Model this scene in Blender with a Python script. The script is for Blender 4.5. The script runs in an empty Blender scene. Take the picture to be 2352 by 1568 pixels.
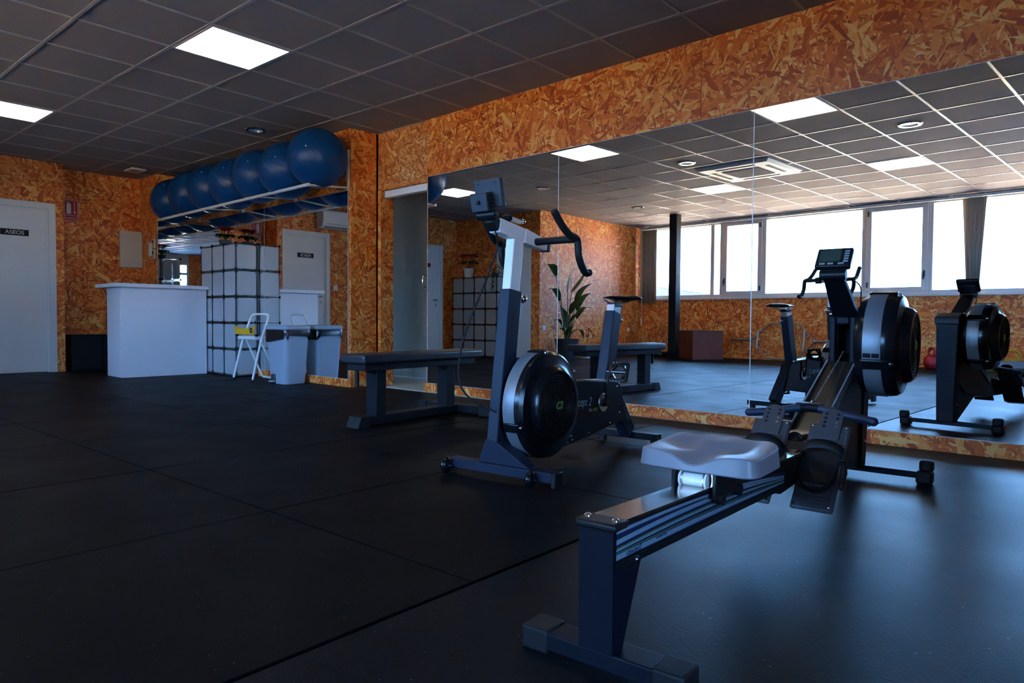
import bpy, bmesh, math, random
from mathutils import Vector, Matrix, Euler
random.seed(7)
PI = math.pi
S = bpy.context.scene
C = S.collection
# ------------------------------------------------------------------ camera
cam_d = bpy.data.cameras.new('camera'); cam = bpy.data.objects.new('camera', cam_d); C.objects.link(cam)
cam_d.sensor_fit = 'HORIZONTAL'; cam_d.sensor_width = 36.0; cam_d.lens = 36.0 * 1601.57 / 2352.0
cam_d.clip_start = 0.05; cam_d.clip_end = 500
YAW, PIT, ROL = 0.7497, -0.0324, 0.0071
_f = Vector((-math.sin(YAW) * math.cos(PIT), math.cos(YAW) * math.cos(PIT), math.sin(PIT)))
_r = Vector((math.cos(YAW), math.sin(YAW), 0)); _u = _r.cross(_f)
_r2 = _r * math.cos(ROL) + _u * math.sin(ROL); _u2 = -_r * math.sin(ROL) + _u * math.cos(ROL)
_m = Matrix((_r2, _u2, -_f)).transposed().to_4x4()
_m.translation = Vector((4.651, -4.372, 0.704))
cam.matrix_world = _m
S.camera = cam
# ------------------------------------------------------------------ sky, sun, exposure
w = bpy.data.worlds.new('sky'); S.world = w; w.use_nodes = True
bg = w.node_tree.nodes['Background']
bg.inputs[0].default_value = (0.20, 0.47, 1.0, 1); bg.inputs[1].default_value = 25.0
sd = bpy.data.lights.new('sun', 'SUN'); sun = bpy.data.objects.new('sun', sd); C.objects.link(sun)
sd.energy = 170.0; sd.color = (1.0, 0.85, 0.74); sd.angle = 0.01
sun.rotation_euler = Vector((0.70, -0.10, -0.70)).to_track_quat('-Z', 'Y').to_euler()
vs = S.view_settings
vs.view_transform = 'Standard'; vs.look = 'None'; vs.exposure = 0.5; vs.gamma = 1.0; vs.use_curve_mapping = False
cy = S.cycles
cy.use_denoising = True
cy.max_bounces = 12; cy.diffuse_bounces = 5; cy.glossy_bounces = 7; cy.transparent_max_bounces = 16; cy.transmission_bounces = 6
cy.sample_clamp_indirect = 40.0
cy.caustics_reflective = True; cy.caustics_refractive = False; cy.blur_glossy = 0.3
# sampling portals in the window openings: they give off no light of their own, they only tell
# the renderer where the sky comes in
def portal(loc, rot, sx, sy):
    d = bpy.data.lights.new('window_portal', 'AREA'); d.shape = 'RECTANGLE'; d.size = sx; d.size_y = sy
    d.cycles.is_portal = True
    o = bpy.data.objects.new('window_portal', d); C.objects.link(o); o.location = loc; o.rotation_euler = rot
TH = 0.0404                      # the building grid is turned 2.3 degrees against the mirror wall
H = 2.5975
WY = -7.95                       # window wall
portal((.71, WY + TH * .71 - 0.02, 1.86), (PI / 2, 0, TH + PI), 8.0, 1.42)
portal((7.05, -4.85, 1.1), (PI / 2, 0, PI / 2), .9, 2.1)

# ------------------------------------------------------------------ mesh helpers
class MB:
    def __init__(s): s.v = []; s.f = []; s.mi = []; s.m = 0
    def add(s, vs, fs):
        b = len(s.v); s.v += [Vector(p) for p in vs]
        for f in fs: s.f.append([i + b for i in f]); s.mi.append(s.m)
        return s
    def box(s, x0, x1, y0, y1, z0, z1, M=None):
        vs = [Vector((x, y, z)) for z in (z0, z1) for y in (y0, y1) for x in (x0, x1)]
        if M is not None: vs = [M @ p for p in vs]
        return s.add(vs, [(0, 2, 3, 1), (4, 5, 7, 6), (0, 1, 5, 4), (2, 6, 7, 3), (0, 4, 6, 2), (1, 3, 7, 5)])
    def taper(s, p, q, a, b, up=(0, 0, 1)):
        """box beam from p to q; a=(w,h) at p, b=(w,h) at q; w across, h along up"""
        p = Vector(p); q = Vector(q); d = (q - p).normalized(); up = Vector(up)
        x = d.cross(up)
        if x.length < 1e-5: x = d.cross(Vector((0, 1, 0)))
        x.normalize(); u = x.cross(d).normalized()
        vs = []
        for c, (w_, h_) in ((p, a), (q, b)):
            for sx, su in ((-1, -1), (1, -1), (1, 1), (-1, 1)): vs.append(c + x * sx * w_ / 2 + u * su * h_ / 2)
        return s.add(vs, [(0, 1, 2, 3), (7, 6, 5, 4), (0, 4, 5, 1), (1, 5, 6, 2), (2, 6, 7, 3), (3, 7, 4, 0)])
    def beam(s, p, q, w_, h_, up=(0, 0, 1)): return s.taper(p, q, (w_, h_), (w_, h_), up)
    def tube(s, pts, r, n=10, caps=True):
        pts = [Vector(p) for p in pts]; rs = r if isinstance(r, (list, tuple)) else [r] * len(pts)
        k = len(pts); b = len(s.v); t0 = (pts[1] - pts[0]).normalized()
        a = t0.orthogonal().normalized(); vs = []
        for i in range(k):
            t = (pts[min(i + 1, k - 1)] - pts[max(i - 1, 0)]).normalized()
            a = (a - t * a.dot(t)).normalized(); c = t.cross(a)
            for j in range(n):
                an = 2 * PI * j / n; vs.append(pts[i] + (a * math.cos(an) + c * math.sin(an)) * rs[i])
        fs = [(i * n + j, i * n + (j + 1) % n, (i + 1) * n + (j + 1) % n, (i + 1) * n + j) for i in range(k - 1) for j in range(n)]
        if caps: fs += [tuple(range(n - 1, -1, -1)), tuple((k - 1) * n + j for j in range(n))]
        return s.add(vs, fs)
    def cyl(s, p, q, r, n=16, r2=None): return s.tube([p, q], [r, r if r2 is None else r2], n)
    def lathe(s, prof, o=(0, 0, 0), axis=(0, 0, 1), n=24, a0=0.0, a1=2 * PI, close=False):
        """prof: (radius, height along axis)"""
        o = Vector(o); ax = Vector(axis).normalized(); a = ax.orthogonal().normalized()
        if abs(ax.x) > .9: a = Vector((0, 1, 0))
        if abs(ax.z) > .9: a = Vector((1, 0, 0))
        c = ax.cross(a); full = abs(a1 - a0 - 2 * PI) < 1e-6; m = n if full else n + 1; k = len(prof); vs = []
        for r, h in prof:
            for j in range(m):
                an = a0 + (a1 - a0) * j / n; vs.append(o + ax * h + (a * math.cos(an) + c * math.sin(an)) * r)
        fs = []
        for i in range(k if close else k - 1):
            i2 = (i + 1) % k
            for j in range(n):
                j2 = (j + 1) % m; fs.append((i * m + j, i * m + j2, i2 * m + j2, i2 * m + j))
        return s.add(vs, fs)
    def prism(s, poly, x0, x1, ax='x'):
        """poly of (y,z) extruded along x; ax='y': (x,z) along y; ax='z': (x,y) along z"""
        mp = {'x': lambda a, b, t: (t, a, b), 'y': lambda a, b, t: (a, t, b), 'z': lambda a, b, t: (a, b, t)}[ax]
        n = len(poly); vs = [mp(a, b, x0) for a, b in poly] + [mp(a, b, x1) for a, b in poly]
        fs = [tuple(range(n - 1, -1, -1)), tuple(range(n, 2 * n))] + [(i, (i + 1) % n, n + (i + 1) % n, n + i) for i in range(n)]
        return s.add(vs, fs)
    def ball(s, c, r, n=16, k=10, sc=(1, 1, 1)):
        c = Vector(c); vs = [c + Vector((0, 0, r * sc[2]))]
        for i in range(1, k):
            ph = PI * i / k
            for j in range(n):
                an = 2 * PI * j / n
                vs.append(c + Vector((r * sc[0] * math.sin(ph) * math.cos(an), r * sc[1] * math.sin(ph) * math.sin(an), r * sc[2] * math.cos(ph))))
        vs.append(c - Vector((0, 0, r * sc[2]))); e = len(vs) - 1; fs = []
        for j in range(n): fs.append((0, 1 + j, 1 + (j + 1) % n)); fs.append((e, 1 + (k - 2) * n + (j + 1) % n, 1 + (k - 2) * n + j))
        for i in range(k - 2):
            for j in range(n): fs.append((1 + i * n + j, 1 + (i + 1) * n + j, 1 + (i + 1) * n + (j + 1) % n, 1 + i * n + (j + 1) % n))
        return s.add(vs, fs)
    def ring(s, R, r, o=(0, 0, 0), axis=(0, 0, 1), n=24, k=8, a0=0.0, a1=2 * PI):
        return s.lathe([(R + r * math.cos(2 * PI * i / k), r * math.sin(2 * PI * i / k)) for i in range(k)], o, axis, n, a0, a1, close=True)
    def xf(s, M):
        s.v = [M @ p for p in s.v]; return s
    def mesh(s, name, mats, uv=False, ang=35, fix=True):
        me = bpy.data.meshes.new(name); me.from_pydata([tuple(p) for p in s.v], [], s.f)
        if fix:
            bm = bmesh.new(); bm.from_mesh(me); bmesh.ops.recalc_face_normals(bm, faces=bm.faces); bm.to_mesh(me); bm.free()
        for m in (mats if isinstance(mats, (list, tuple)) else [mats]): me.materials.append(m)
        if len(me.materials) > 1: me.polygons.foreach_set('material_index', s.mi)
        me.polygons.foreach_set('use_smooth', [True] * len(me.polygons)); me.set_sharp_from_angle(angle=math.radians(ang))
        if uv:
            l = me.uv_layers.new(name='uv')
            for p in me.polygons:
                n = p.normal; ax = max(range(3), key=lambda i: abs(n[i]))
                i, j = ((1, 2), (0, 2), (0, 1))[ax]
                for k in p.loop_indices:
                    co = me.vertices[me.loops[k].vertex_index].co; l.data[k].uv = (co[i], co[j])
        me.update(); return me
    def build(s, name, mat, parent=None, bevel=0, uv=False, seg=2, ang=35, fix=True):
        o = bpy.data.objects.new(name, s.mesh(name, mat, uv, ang, fix)); C.objects.link(o)
        if parent is not None: o.parent = parent
        if bevel:
            b = o.modifiers.new('bevel', 'BEVEL'); b.width = bevel; b.segments = seg; b.limit_method = 'ANGLE'; b.angle_limit = math.radians(40); b.harden_normals = False
        return o
def tag(o, label=None, cat=None, group=None, kind=None):
    if label: o['label'] = label
    if cat: o['category'] = cat
    if group: o['group'] = group
    if kind: o['kind'] = kind
    return o
def thing(name, label, cat, loc=(0, 0, 0), rz=0.0, group=None):
    o = bpy.data.objects.new(name, None); C.objects.link(o); o.empty_display_size = .1
    o.location = loc; o.rotation_euler = (0, 0, rz); return tag(o, label, cat, group)
def setting(name, loc=(0, 0, 0), rz=0.0):
    o = bpy.data.objects.new(name, None); C.objects.link(o); o.location = loc; o.rotation_euler = (0, 0, rz); o['kind'] = 'structure'; return o
def inst(me, name, parent, loc, rot=(0, 0, 0), sc=None):
    o = bpy.data.objects.new(name, me); C.objects.link(o); o.parent = parent; o.location = loc; o.rotation_euler = rot
    if sc: o.scale = sc
    return o
def copy_tree(o, parent=None):
    c = o.copy(); C.objects.link(c); c.parent = parent
    for ch in list(o.children): copy_tree(ch, c)
    return c
def text(name, body, size, mat, parent, loc, rot, shear=0.0, extrude=0.0006, align='LEFT', sx=1.0):
    cu = bpy.data.curves.new(name, 'FONT'); cu.body = body; cu.size = size; cu.shear = shear; cu.extrude = extrude; cu.align_x = align
    cu.materials.append(mat); tmp = bpy.data.objects.new(name + '_curve', cu); C.objects.link(tmp)
    bpy.context.view_layer.update(); me = bpy.data.meshes.new_from_object(tmp.evaluated_get(bpy.context.evaluated_depsgraph_get())); me.name = name
    bpy.data.objects.remove(tmp); bpy.data.curves.remove(cu)
    o = bpy.data.objects.new(name, me); C.objects.link(o); o.parent = parent; o.location = loc; o.rotation_euler = rot
    o.scale = (sx, 1, 1); return o
def smooth_path(pts, n=6):
    P = [Vector(p) for p in pts]; out = []
    for i in range(len(P) - 1):
        p0 = P[max(i - 1, 0)]; p1 = P[i]; p2 = P[i + 1]; p3 = P[min(i + 2, len(P) - 1)]
        for k in range(n):
            t = k / n; out.append(0.5 * ((2 * p1) + (p2 - p0) * t + (2 * p0 - 5 * p1 + 4 * p2 - p3) * t * t + (3 * p1 - p0 - 3 * p2 + p3) * t ** 3))
    return out + [P[-1]]

# ------------------------------------------------------------------ materials
def mat(name, col, rough=.5, metal=0.0, spec=.5, bump=0, bscale=200, var=0, vscale=8, coat=0):
    m = bpy.data.materials.new(name); m.use_nodes = True; nt = m.node_tree; b = nt.nodes['Principled BSDF']
    b.inputs['Base Color'].default_value = (*col, 1); b.inputs['Roughness'].default_value = rough; b.inputs['Metallic'].default_value = metal
    b.inputs['Specular IOR Level'].default_value = spec
    if coat: b.inputs['Coat Weight'].default_value = coat; b.inputs['Coat Roughness'].default_value = .1
    tc = nt.nodes.new('ShaderNodeTexCoord')
    if var:
        n = nt.nodes.new('ShaderNodeTexNoise'); n.inputs['Scale'].default_value = vscale; n.inputs['Detail'].default_value = 4
        nt.links.new(tc.outputs['Object'], n.inputs['Vector'])
        mx = nt.nodes.new('ShaderNodeMix'); mx.data_type = 'RGBA'
        mx.inputs[6].default_value = (*[c * (1 - var) for c in col], 1); mx.inputs[7].default_value = (*[min(1, c * (1 + var)) for c in col], 1)
        nt.links.new(n.outputs[0], mx.inputs[0]); nt.links.new(mx.outputs[2], b.inputs['Base Color'])
    if bump:
        n = nt.nodes.new('ShaderNodeTexNoise'); n.inputs['Scale'].default_value = bscale; n.inputs['Detail'].default_value = 3
        nt.links.new(tc.outputs['Object'], n.inputs['Vector'])
        bp = nt.nodes.new('ShaderNodeBump'); bp.inputs['Strength'].default_value = bump; bp.inputs['Distance'].default_value = .002
        nt.links.new(n.outputs[0], bp.inputs['Height']); nt.links.new(bp.outputs[0], b.inputs['Normal'])
    return m
def emit(name, col, strength):
    m = bpy.data.materials.new(name); m.use_nodes = True; nt = m.node_tree; nt.nodes.clear()
    e = nt.nodes.new('ShaderNodeEmission'); e.inputs[0].default_value = (*col, 1); e.inputs[1].default_value = strength
    o = nt.nodes.new('ShaderNodeOutputMaterial'); nt.links.new(e.outputs[0], o.inputs[0]); return m
def osb(name, scale=1.0, stops=((.0, (.20, .026, .003)), (.28, (.50, .082, .008)), (.6, (.76, .175, .020)), (.86, (.86, .31, .056)), (1.0, (.90, .50, .15))), rough=.5):
    m = bpy.data.materials.new(name); m.use_nodes = True; nt = m.node_tree; N = nt.nodes; L = nt.links; b = N['Principled BSDF']
    uv = N.new('ShaderNodeUVMap'); uv.uv_map = 'uv'
    oi = N.new('ShaderNodeObjectInfo')                      # every board gets its own cut of the pattern
    sh = N.new('ShaderNodeVectorMath'); sh.operation = 'MULTIPLY_ADD'; sh.inputs[1].default_value = (1, 1, 1)
    cmb = N.new('ShaderNodeCombineXYZ'); mm = N.new('ShaderNodeMath'); mm.operation = 'MULTIPLY'; mm.inputs[1].default_value = 37.0
    L.new(oi.outputs['Random'], mm.inputs[0]); L.new(mm.outputs[0], cmb.inputs[0]); L.new(mm.outputs[0], cmb.inputs[1])
    L.new(uv.outputs[0], sh.inputs[0]); L.new(cmb.outputs[0], sh.inputs[2])
    wn = N.new('ShaderNodeTexNoise'); wn.noise_dimensions = '2D'; wn.inputs['Scale'].default_value = 14 * scale; wn.inputs['Detail'].default_value = 2
    L.new(sh.outputs[0], wn.inputs['Vector'])
    wa = N.new('ShaderNodeVectorMath'); wa.operation = 'MULTIPLY_ADD'; wa.inputs[1].default_value = (.014 / scale, .014 / scale, 0)
    L.new(wn.outputs['Color'], wa.inputs[0]); L.new(sh.outputs[0], wa.inputs[2])
    hcur = tcur = None
    for k, (ang, sx, sy) in enumerate(((8, 7, 30), (52, 8, 34), (98, 9, 30), (142, 8, 38), (170, 11, 62), (28, 13, 80), (76, 12, 90), (120, 14, 100))):
        vr = N.new('ShaderNodeVectorRotate'); vr.rotation_type = 'Z_AXIS'; vr.inputs['Angle'].default_value = math.radians(ang); L.new(wa.outputs[0], vr.inputs['Vector'])
        sc = N.new('ShaderNodeVectorMath'); sc.operation = 'MULTIPLY'; sc.inputs[1].default_value = (sx * scale, sy * scale, 1); L.new(vr.outputs[0], sc.inputs[0])
        vo = N.new('ShaderNodeTexVoronoi'); vo.voronoi_dimensions = '2D'; vo.inputs['Scale'].default_value = 1; vo.inputs['Randomness'].default_value = .95; vo.distance = 'CHEBYCHEV' if k % 2 == 0 else 'EUCLIDEAN'; L.new(sc.outputs[0], vo.inputs['Vector'])
        sp = N.new('ShaderNodeSeparateColor'); L.new(vo.outputs['Color'], sp.inputs[0])
        # grain along the flake
        gs = N.new('ShaderNodeVectorMath'); gs.operation = 'MULTIPLY'; gs.inputs[1].default_value = (25 * scale, 420 * scale, 1); L.new(vr.outputs[0], gs.inputs[0])
        gn = N.new('ShaderNodeTexNoise'); gn.noise_dimensions = '2D'; gn.inputs['Scale'].default_value = 1; gn.inputs['Detail'].default_value = 1; L.new(gs.outputs[0], gn.inputs['Vector'])
        t = N.new('ShaderNodeMath'); t.operation = 'MULTIPLY_ADD'; t.inputs[1].default_value = .34; L.new(gn.outputs[0], t.inputs[0]); L.new(sp.outputs[1], t.inputs[2])
        if hcur is None: hcur, tcur = sp.outputs[0], t.outputs[0]
        else:
            g = N.new('ShaderNodeMath'); g.operation = 'GREATER_THAN'; L.new(sp.outputs[0], g.inputs[0]); L.new(hcur, g.inputs[1])
            mx = N.new('ShaderNodeMix'); mx.data_type = 'FLOAT'; L.new(g.outputs[0], mx.inputs[0]); L.new(tcur, mx.inputs[2]); L.new(t.outputs[0], mx.inputs[3])
            mh = N.new('ShaderNodeMath'); mh.operation = 'MAXIMUM'; L.new(hcur, mh.inputs[0]); L.new(sp.outputs[0], mh.inputs[1])
            hcur, tcur = mh.outputs[0], mx.outputs[0]
    sb = N.new('ShaderNodeMath'); sb.operation = 'MULTIPLY_ADD'; sb.inputs[1].default_value = .86; sb.inputs[2].default_value = .05; L.new(tcur, sb.inputs[0])
    cr = N.new('ShaderNodeValToRGB'); e = cr.color_ramp.elements
    while len(e) < len(stops): e.new(.5)
    for el, (p, c) in zip(e, stops): el.position = p; el.color = (*c, 1)
    L.new(sb.outputs[0], cr.inputs[0]); L.new(cr.outputs[0], b.inputs['Base Color'])
    b.inputs['Roughness'].default_value = rough; b.inputs['Specular IOR Level'].default_value = .4
    bp = N.new('ShaderNodeBump'); bp.inputs['Strength'].default_value = .25; bp.inputs['Distance'].default_value = .0015; L.new(tcur, bp.inputs['Height']); L.new(bp.outputs[0], b.inputs['Normal'])
    return m
def rubber(name, dark, light, rough, streak=False, blot=3.0, sp_=.5):
    m = bpy.data.materials.new(name); m.use_nodes = True; nt = m.node_tree; N = nt.nodes; L = nt.links; b = N['Principled BSDF']
    g = N.new('ShaderNodeNewGeometry')
    n1 = N.new('ShaderNodeTexNoise'); n1.inputs['Scale'].default_value = blot; n1.inputs['Detail'].default_value = 4; L.new(g.outputs['Position'], n1.inputs['Vector'])
    mp = N.new('ShaderNodeMapping'); mp.inputs['Scale'].default_value = (60, 220, 60) if streak else (140, 140, 140); mp.inputs['Rotation'].default_value = (0, 0, .7 if streak else 0)
    L.new(g.outputs['Position'], mp.inputs['Vector'])
    n2 = N.new('ShaderNodeTexNoise'); n2.inputs['Scale'].default_value = 1; n2.inputs['Detail'].default_value = 4; L.new(mp.outputs[0], n2.inputs['Vector'])
    mx = N.new('ShaderNodeMix'); mx.data_type = 'RGBA'; mx.inputs[6].default_value = (*dark, 1); mx.inputs[7].default_value = (*light, 1); L.new(n1.outputs[0], mx.inputs[0])
    # pale crumb flecks in the rubber
    vo = N.new('ShaderNodeTexVoronoi'); vo.inputs['Scale'].default_value = 45; L.new(g.outputs['Position'], vo.inputs['Vector'])
    lt = N.new('ShaderNodeMath'); lt.operation = 'LESS_THAN'; lt.inputs[1].default_value = .10; L.new(vo.outputs['Distance'], lt.inputs[0])
    sp = N.new('ShaderNodeSeparateColor'); L.new(vo.outputs['Color'], sp.inputs[0])
    gt = N.new('ShaderNodeMath'); gt.operation = 'GREATER_THAN'; gt.inputs[1].default_value = .86; L.new(sp.outputs[0], gt.inputs[0])
    mu = N.new('ShaderNodeMath'); mu.operation = 'MULTIPLY'; L.new(lt.outputs[0], mu.inputs[0]); L.new(gt.outputs[0], mu.inputs[1])
    mx2 = N.new('ShaderNodeMix'); mx2.data_type = 'RGBA'; mx2.inputs[7].default_value = (.10, .12, .15, 1); L.new(mu.outputs[0], mx2.inputs[0]); L.new(mx.outputs[2], mx2.inputs[6])
    L.new(mx2.outputs[2], b.inputs['Base Color'])
    rr = N.new('ShaderNodeMapRange'); rr.inputs['To Min'].default_value = rough + .10; rr.inputs['To Max'].default_value = rough - .10; L.new(n1.outputs[0], rr.inputs['Value']); L.new(rr.outputs[0], b.inputs['Roughness'])
    b.inputs['Specular IOR Level'].default_value = sp_
    bp = N.new('ShaderNodeBump'); bp.inputs['Strength'].default_value = .35; bp.inputs['Distance'].default_value = .002; L.new(n2.outputs[0], bp.inputs['Height']); L.new(bp.outputs[0], b.inputs['Normal'])
    return m
def frosted(name):
    m = bpy.data.materials.new(name); m.use_nodes = True; nt = m.node_tree; N = nt.nodes; L = nt.links; N.clear()
    o = N.new('ShaderNodeOutputMaterial'); d = N.new('ShaderNodeBsdfDiffuse'); t = N.new('ShaderNodeBsdfTranslucent'); tr = N.new('ShaderNodeBsdfTransparent'); g = N.new('ShaderNodeBsdfGlossy')
    d.inputs[0].default_value = (.74, .80, .86, 1); t.inputs[0].default_value = (.78, .82, .86, 1); g.inputs['Roughness'].default_value = .3
    a = N.new('ShaderNodeMixShader'); a.inputs[0].default_value = .42; L.new(d.outputs[0], a.inputs[1]); L.new(t.outputs[0], a.inputs[2])
    b = N.new('ShaderNodeMixShader'); b.inputs[0].default_value = .28; L.new(a.outputs[0], b.inputs[1]); L.new(tr.outputs[0], b.inputs[2])
    f = N.new('ShaderNodeFresnel'); f.inputs[0].default_value = 1.3
    c = N.new('ShaderNodeMixShader'); L.new(f.outputs[0], c.inputs[0]); L.new(b.outputs[0], c.inputs[1]); L.new(g.outputs[0], c.inputs[2]); L.new(c.outputs[0], o.inputs[0]); return m
def glass(name, tint=(.94, .97, .96)):
    m = bpy.data.materials.new(name); m.use_nodes = True; nt = m.node_tree; N = nt.nodes; L = nt.links; N.clear()
    o = N.new('ShaderNodeOutputMaterial'); tr = N.new('ShaderNodeBsdfTransparent'); tr.inputs[0].default_value = (*tint, 1); g = N.new('ShaderNodeBsdfGlossy'); g.inputs['Roughness'].default_value = .0
    f = N.new('ShaderNodeFresnel'); f.inputs[0].default_value = 1.45; a = N.new('ShaderNodeMixShader'); L.new(f.outputs[0], a.inputs[0]); L.new(tr.outputs[0], a.inputs[1]); L.new(g.outputs[0], a.inputs[2]); L.new(a.outputs[0], o.inputs[0]); return m
def leafmat(name, c1, c2):
    m = bpy.data.materials.new(name); m.use_nodes = True; nt = m.node_tree; N = nt.nodes; L = nt.links; b = N['Principled BSDF']
    n = N.new('ShaderNodeTexNoise'); n.inputs['Scale'].default_value = 9; tc = N.new('ShaderNodeTexCoord'); L.new(tc.outputs['Object'], n.inputs['Vector'])
    mx = N.new('ShaderNodeMix'); mx.data_type = 'RGBA'; mx.inputs[6].default_value = (*c1, 1); mx.inputs[7].default_value = (*c2, 1); L.new(n.outputs[0], mx.inputs[0]); L.new(mx.outputs[2], b.inputs['Base Color'])
    b.inputs['Roughness'].default_value = .35
    t = N.new('ShaderNodeBsdfTranslucent'); L.new(mx.outputs[2], t.inputs[0]); ms = N.new('ShaderNodeMixShader'); ms.inputs[0].default_value = .35
    L.new(b.outputs[0], ms.inputs[1]); L.new(t.outputs[0], ms.inputs[2]); L.new(ms.outputs[0], N['Material Output'].inputs[0]); return m
M = {}
M['osb'] = osb('osb_board', .9)
M['osb_pale'] = osb('osb_board_pale', 1.25, ((.0, (.24, .05, .012)), (.3, (.48, .13, .028)), (.62, (.66, .23, .06)), (.88, (.78, .36, .12)), (1.0, (.86, .54, .24))))
M['osb_edge'] = mat('osb_cut_edge', (.50, .25, .10), .7, var=.3, vscale=90)
M['plaster'] = mat('plaster_wall', (.62, .61, .55), .8, bump=.1, bscale=120)
M['core'] = mat('wall_core', (.30, .29, .28), .9)
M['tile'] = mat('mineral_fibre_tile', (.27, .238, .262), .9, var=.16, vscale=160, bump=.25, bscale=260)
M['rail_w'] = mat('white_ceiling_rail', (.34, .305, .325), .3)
M['mat_tile'] = rubber('rubber_tile', (.0022, .0024, .003), (.0055, .0056, .0068), .50, sp_=.06)
M['mat_roll'] = rubber('rubber_roll', (.0045, .0052, .0068), (.0075, .0085, .011), .40, True, 2.0, .07)
M['gap'] = mat('subfloor_gap', (.006, .006, .007), .9)
M['floor_tile'] = mat('beige_floor_tile', (.58, .52, .42), .45, var=.06, vscale=4)
mir = bpy.data.materials.new('mirror_glass'); mir.use_nodes = True; _n = mir.node_tree; _n.nodes.clear()
_g = _n.nodes.new('ShaderNodeBsdfGlossy'); _g.inputs['Roughness'].default_value = 0.0; _g.inputs[0].default_value = (.90, .925, .92, 1); _o = _n.nodes.new('ShaderNodeOutputMaterial'); _n.links.new(_g.outputs[0], _o.inputs[0])
M['mirror'] = mir
M['mirror_edge'] = mat('mirror_ground_edge', (.62, .70, .68), .25)
M['door_w'] = mat('white_lacquer', (.72, .75, .76), .4)
M['white'] = mat('white_laminate', (.70, .74, .82), .42)
M['whiteplastic'] = mat('white_plastic', (.78, .79, .78), .35)
M['cream'] = mat('cream_plastic', (.60, .57, .46), .45)
M['steel'] = mat('brushed_steel', (.55, .56, .58), .3, 1.0)
M['chrome'] = mat('chrome', (.75, .76, .78), .12, 1.0)
M['galv'] = mat('galvanised_bar', (.42, .42, .42), .38, .9)
M['black'] = mat('black_plastic', (.007, .0075, .009), .42, spec=.3)
M['blackgloss'] = mat('glossy_black_shell', (.006, .0065, .008), .2, spec=.4)
M['rub'] = mat('black_rubber', (.008, .008, .0095), .6, spec=.3)
M['navy'] = mat('dark_powder_coat', (.016, .021, .040), .42, spec=.2); M['navy_shaded'] = mat('shaded_powder_coat', (.005, .0065, .013), .45, spec=.15)  # rower's copy of the dark coat, shade near the camera put into its colour
M['navy2'] = mat('dark_grey_coat', (.008, .009, .013), .45, spec=.2)
M['leather'] = mat('black_vinyl', (.014, .016, .022), .38, bump=.15, bscale=500)
M['silver'] = mat('silver_coat', (.80, .84, .86), .42)
M['band'] = mat('perforated_grey_band', (.22, .235, .26), .42, .4, var=.25, vscale=220)
M['seatgrey'] = mat('grey_seat_plastic', (.20, .205, .24), .38)
M['railtop'] = mat('stainless_rail_top', (.62, .58, .50), .14, 1.0)
M['tray'] = mat('dark_tray_osb_tint', (.07, .055, .04), .2, .6)  # brown of the reflected OSB is put into the tray's base colour
M['grip'] = mat('dark_blue_grip', (.014, .025, .06), .45)
M['pad'] = mat('dark_grey_foot_plastic', (.045, .048, .058), .5)
M['stripe_l'] = mat('decal_pale_blue', (.20, .27, .34), .35)
M['stripe_g'] = mat('decal_green', (.13, .24, .05), .35)
M['stripe_n'] = mat('decal_navy', (.012, .02, .06), .3)
M['logo_g'] = mat('logo_green', (.30, .48, .02), .5)
M['logo_y'] = mat('logo_yellow', (.55, .42, .01), .5)
M['logo_grey'] = mat('logo_grey', (.30, .34, .36), .5)
M['lcd'] = mat('lcd_screen', (.045, .065, .055), .15)
M['ball'] = mat('blue_ball_vinyl', (.003, .05, .19), .33, spec=.3)
M['rackw'] = mat('white_rack_paint', (.70, .66, .62), .4)
M['bin'] = mat('grey_bin_plastic', (.30, .36, .44), .33)
M['bag'] = mat('black_bin_bag', (.008, .008, .010), .22)
M['yellow'] = mat('yellow_plastic', (.75, .42, .01), .45)
M['red'] = mat('red_sign', (.42, .012, .02), .4)
M['signw'] = mat('sign_white', (.62, .55, .50), .5)
M['txtw'] = mat('white_lettering', (.75, .75, .75), .5)
M['kb_red'] = mat('red_kettlebell_coat', (.48, .02, .03), .5)
M['kb_yel'] = mat('yellow_kettlebell_coat', (.58, .30, .01), .5)
M['ply'] = mat('brown_stained_plywood', (.17, .038, .016), .55, var=.3, vscale=6, bump=.1, bscale=40)
M['frame_w'] = mat('pale_window_frame', (.72, .69, .66), .45)
M['blind'] = leafmat('beige_blind_fabric', (.50, .44, .36), (.54, .48, .40))
M['glass'] = glass('window_glass')
M['frost'] = frosted('frosted_cube_panel')
M['lamp'] = emit('led_diffuser', (1.0, .93, .82), 4.5)
M['leaf'] = leafmat('glossy_green_leaf', (.010, .045, .010), (.03, .09, .015))
M['leaf2'] = leafmat('yellow_green_leaf', (.06, .10, .01), (.14, .16, .02))
M['petal'] = leafmat('red_bract', (.28, .008, .02), (.42, .015, .03))
M['stem'] = mat('plant_stem', (.05, .08, .02), .6)
M['soil'] = mat('potting_soil', (.02, .014, .01), .9)
M['potgrey'] = mat('charcoal_pot', (.026, .032, .042), .5)
M['potw'] = mat('white_pot', (.62, .64, .62), .4)
M['ground'] = mat('dry_ground', (.50, .37, .23), .9, var=.3, vscale=.3)
M['hillm'] = mat('dry_hillside', (.30, .225, .125), .9, var=.35, vscale=.25)
M['bush'] = mat('scrub_leaves', (.020, .022, .015), .9, var=.4, vscale=1.5)
M['shed'] = mat('pale_green_cladding', (.045, .053, .048), .7)

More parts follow.
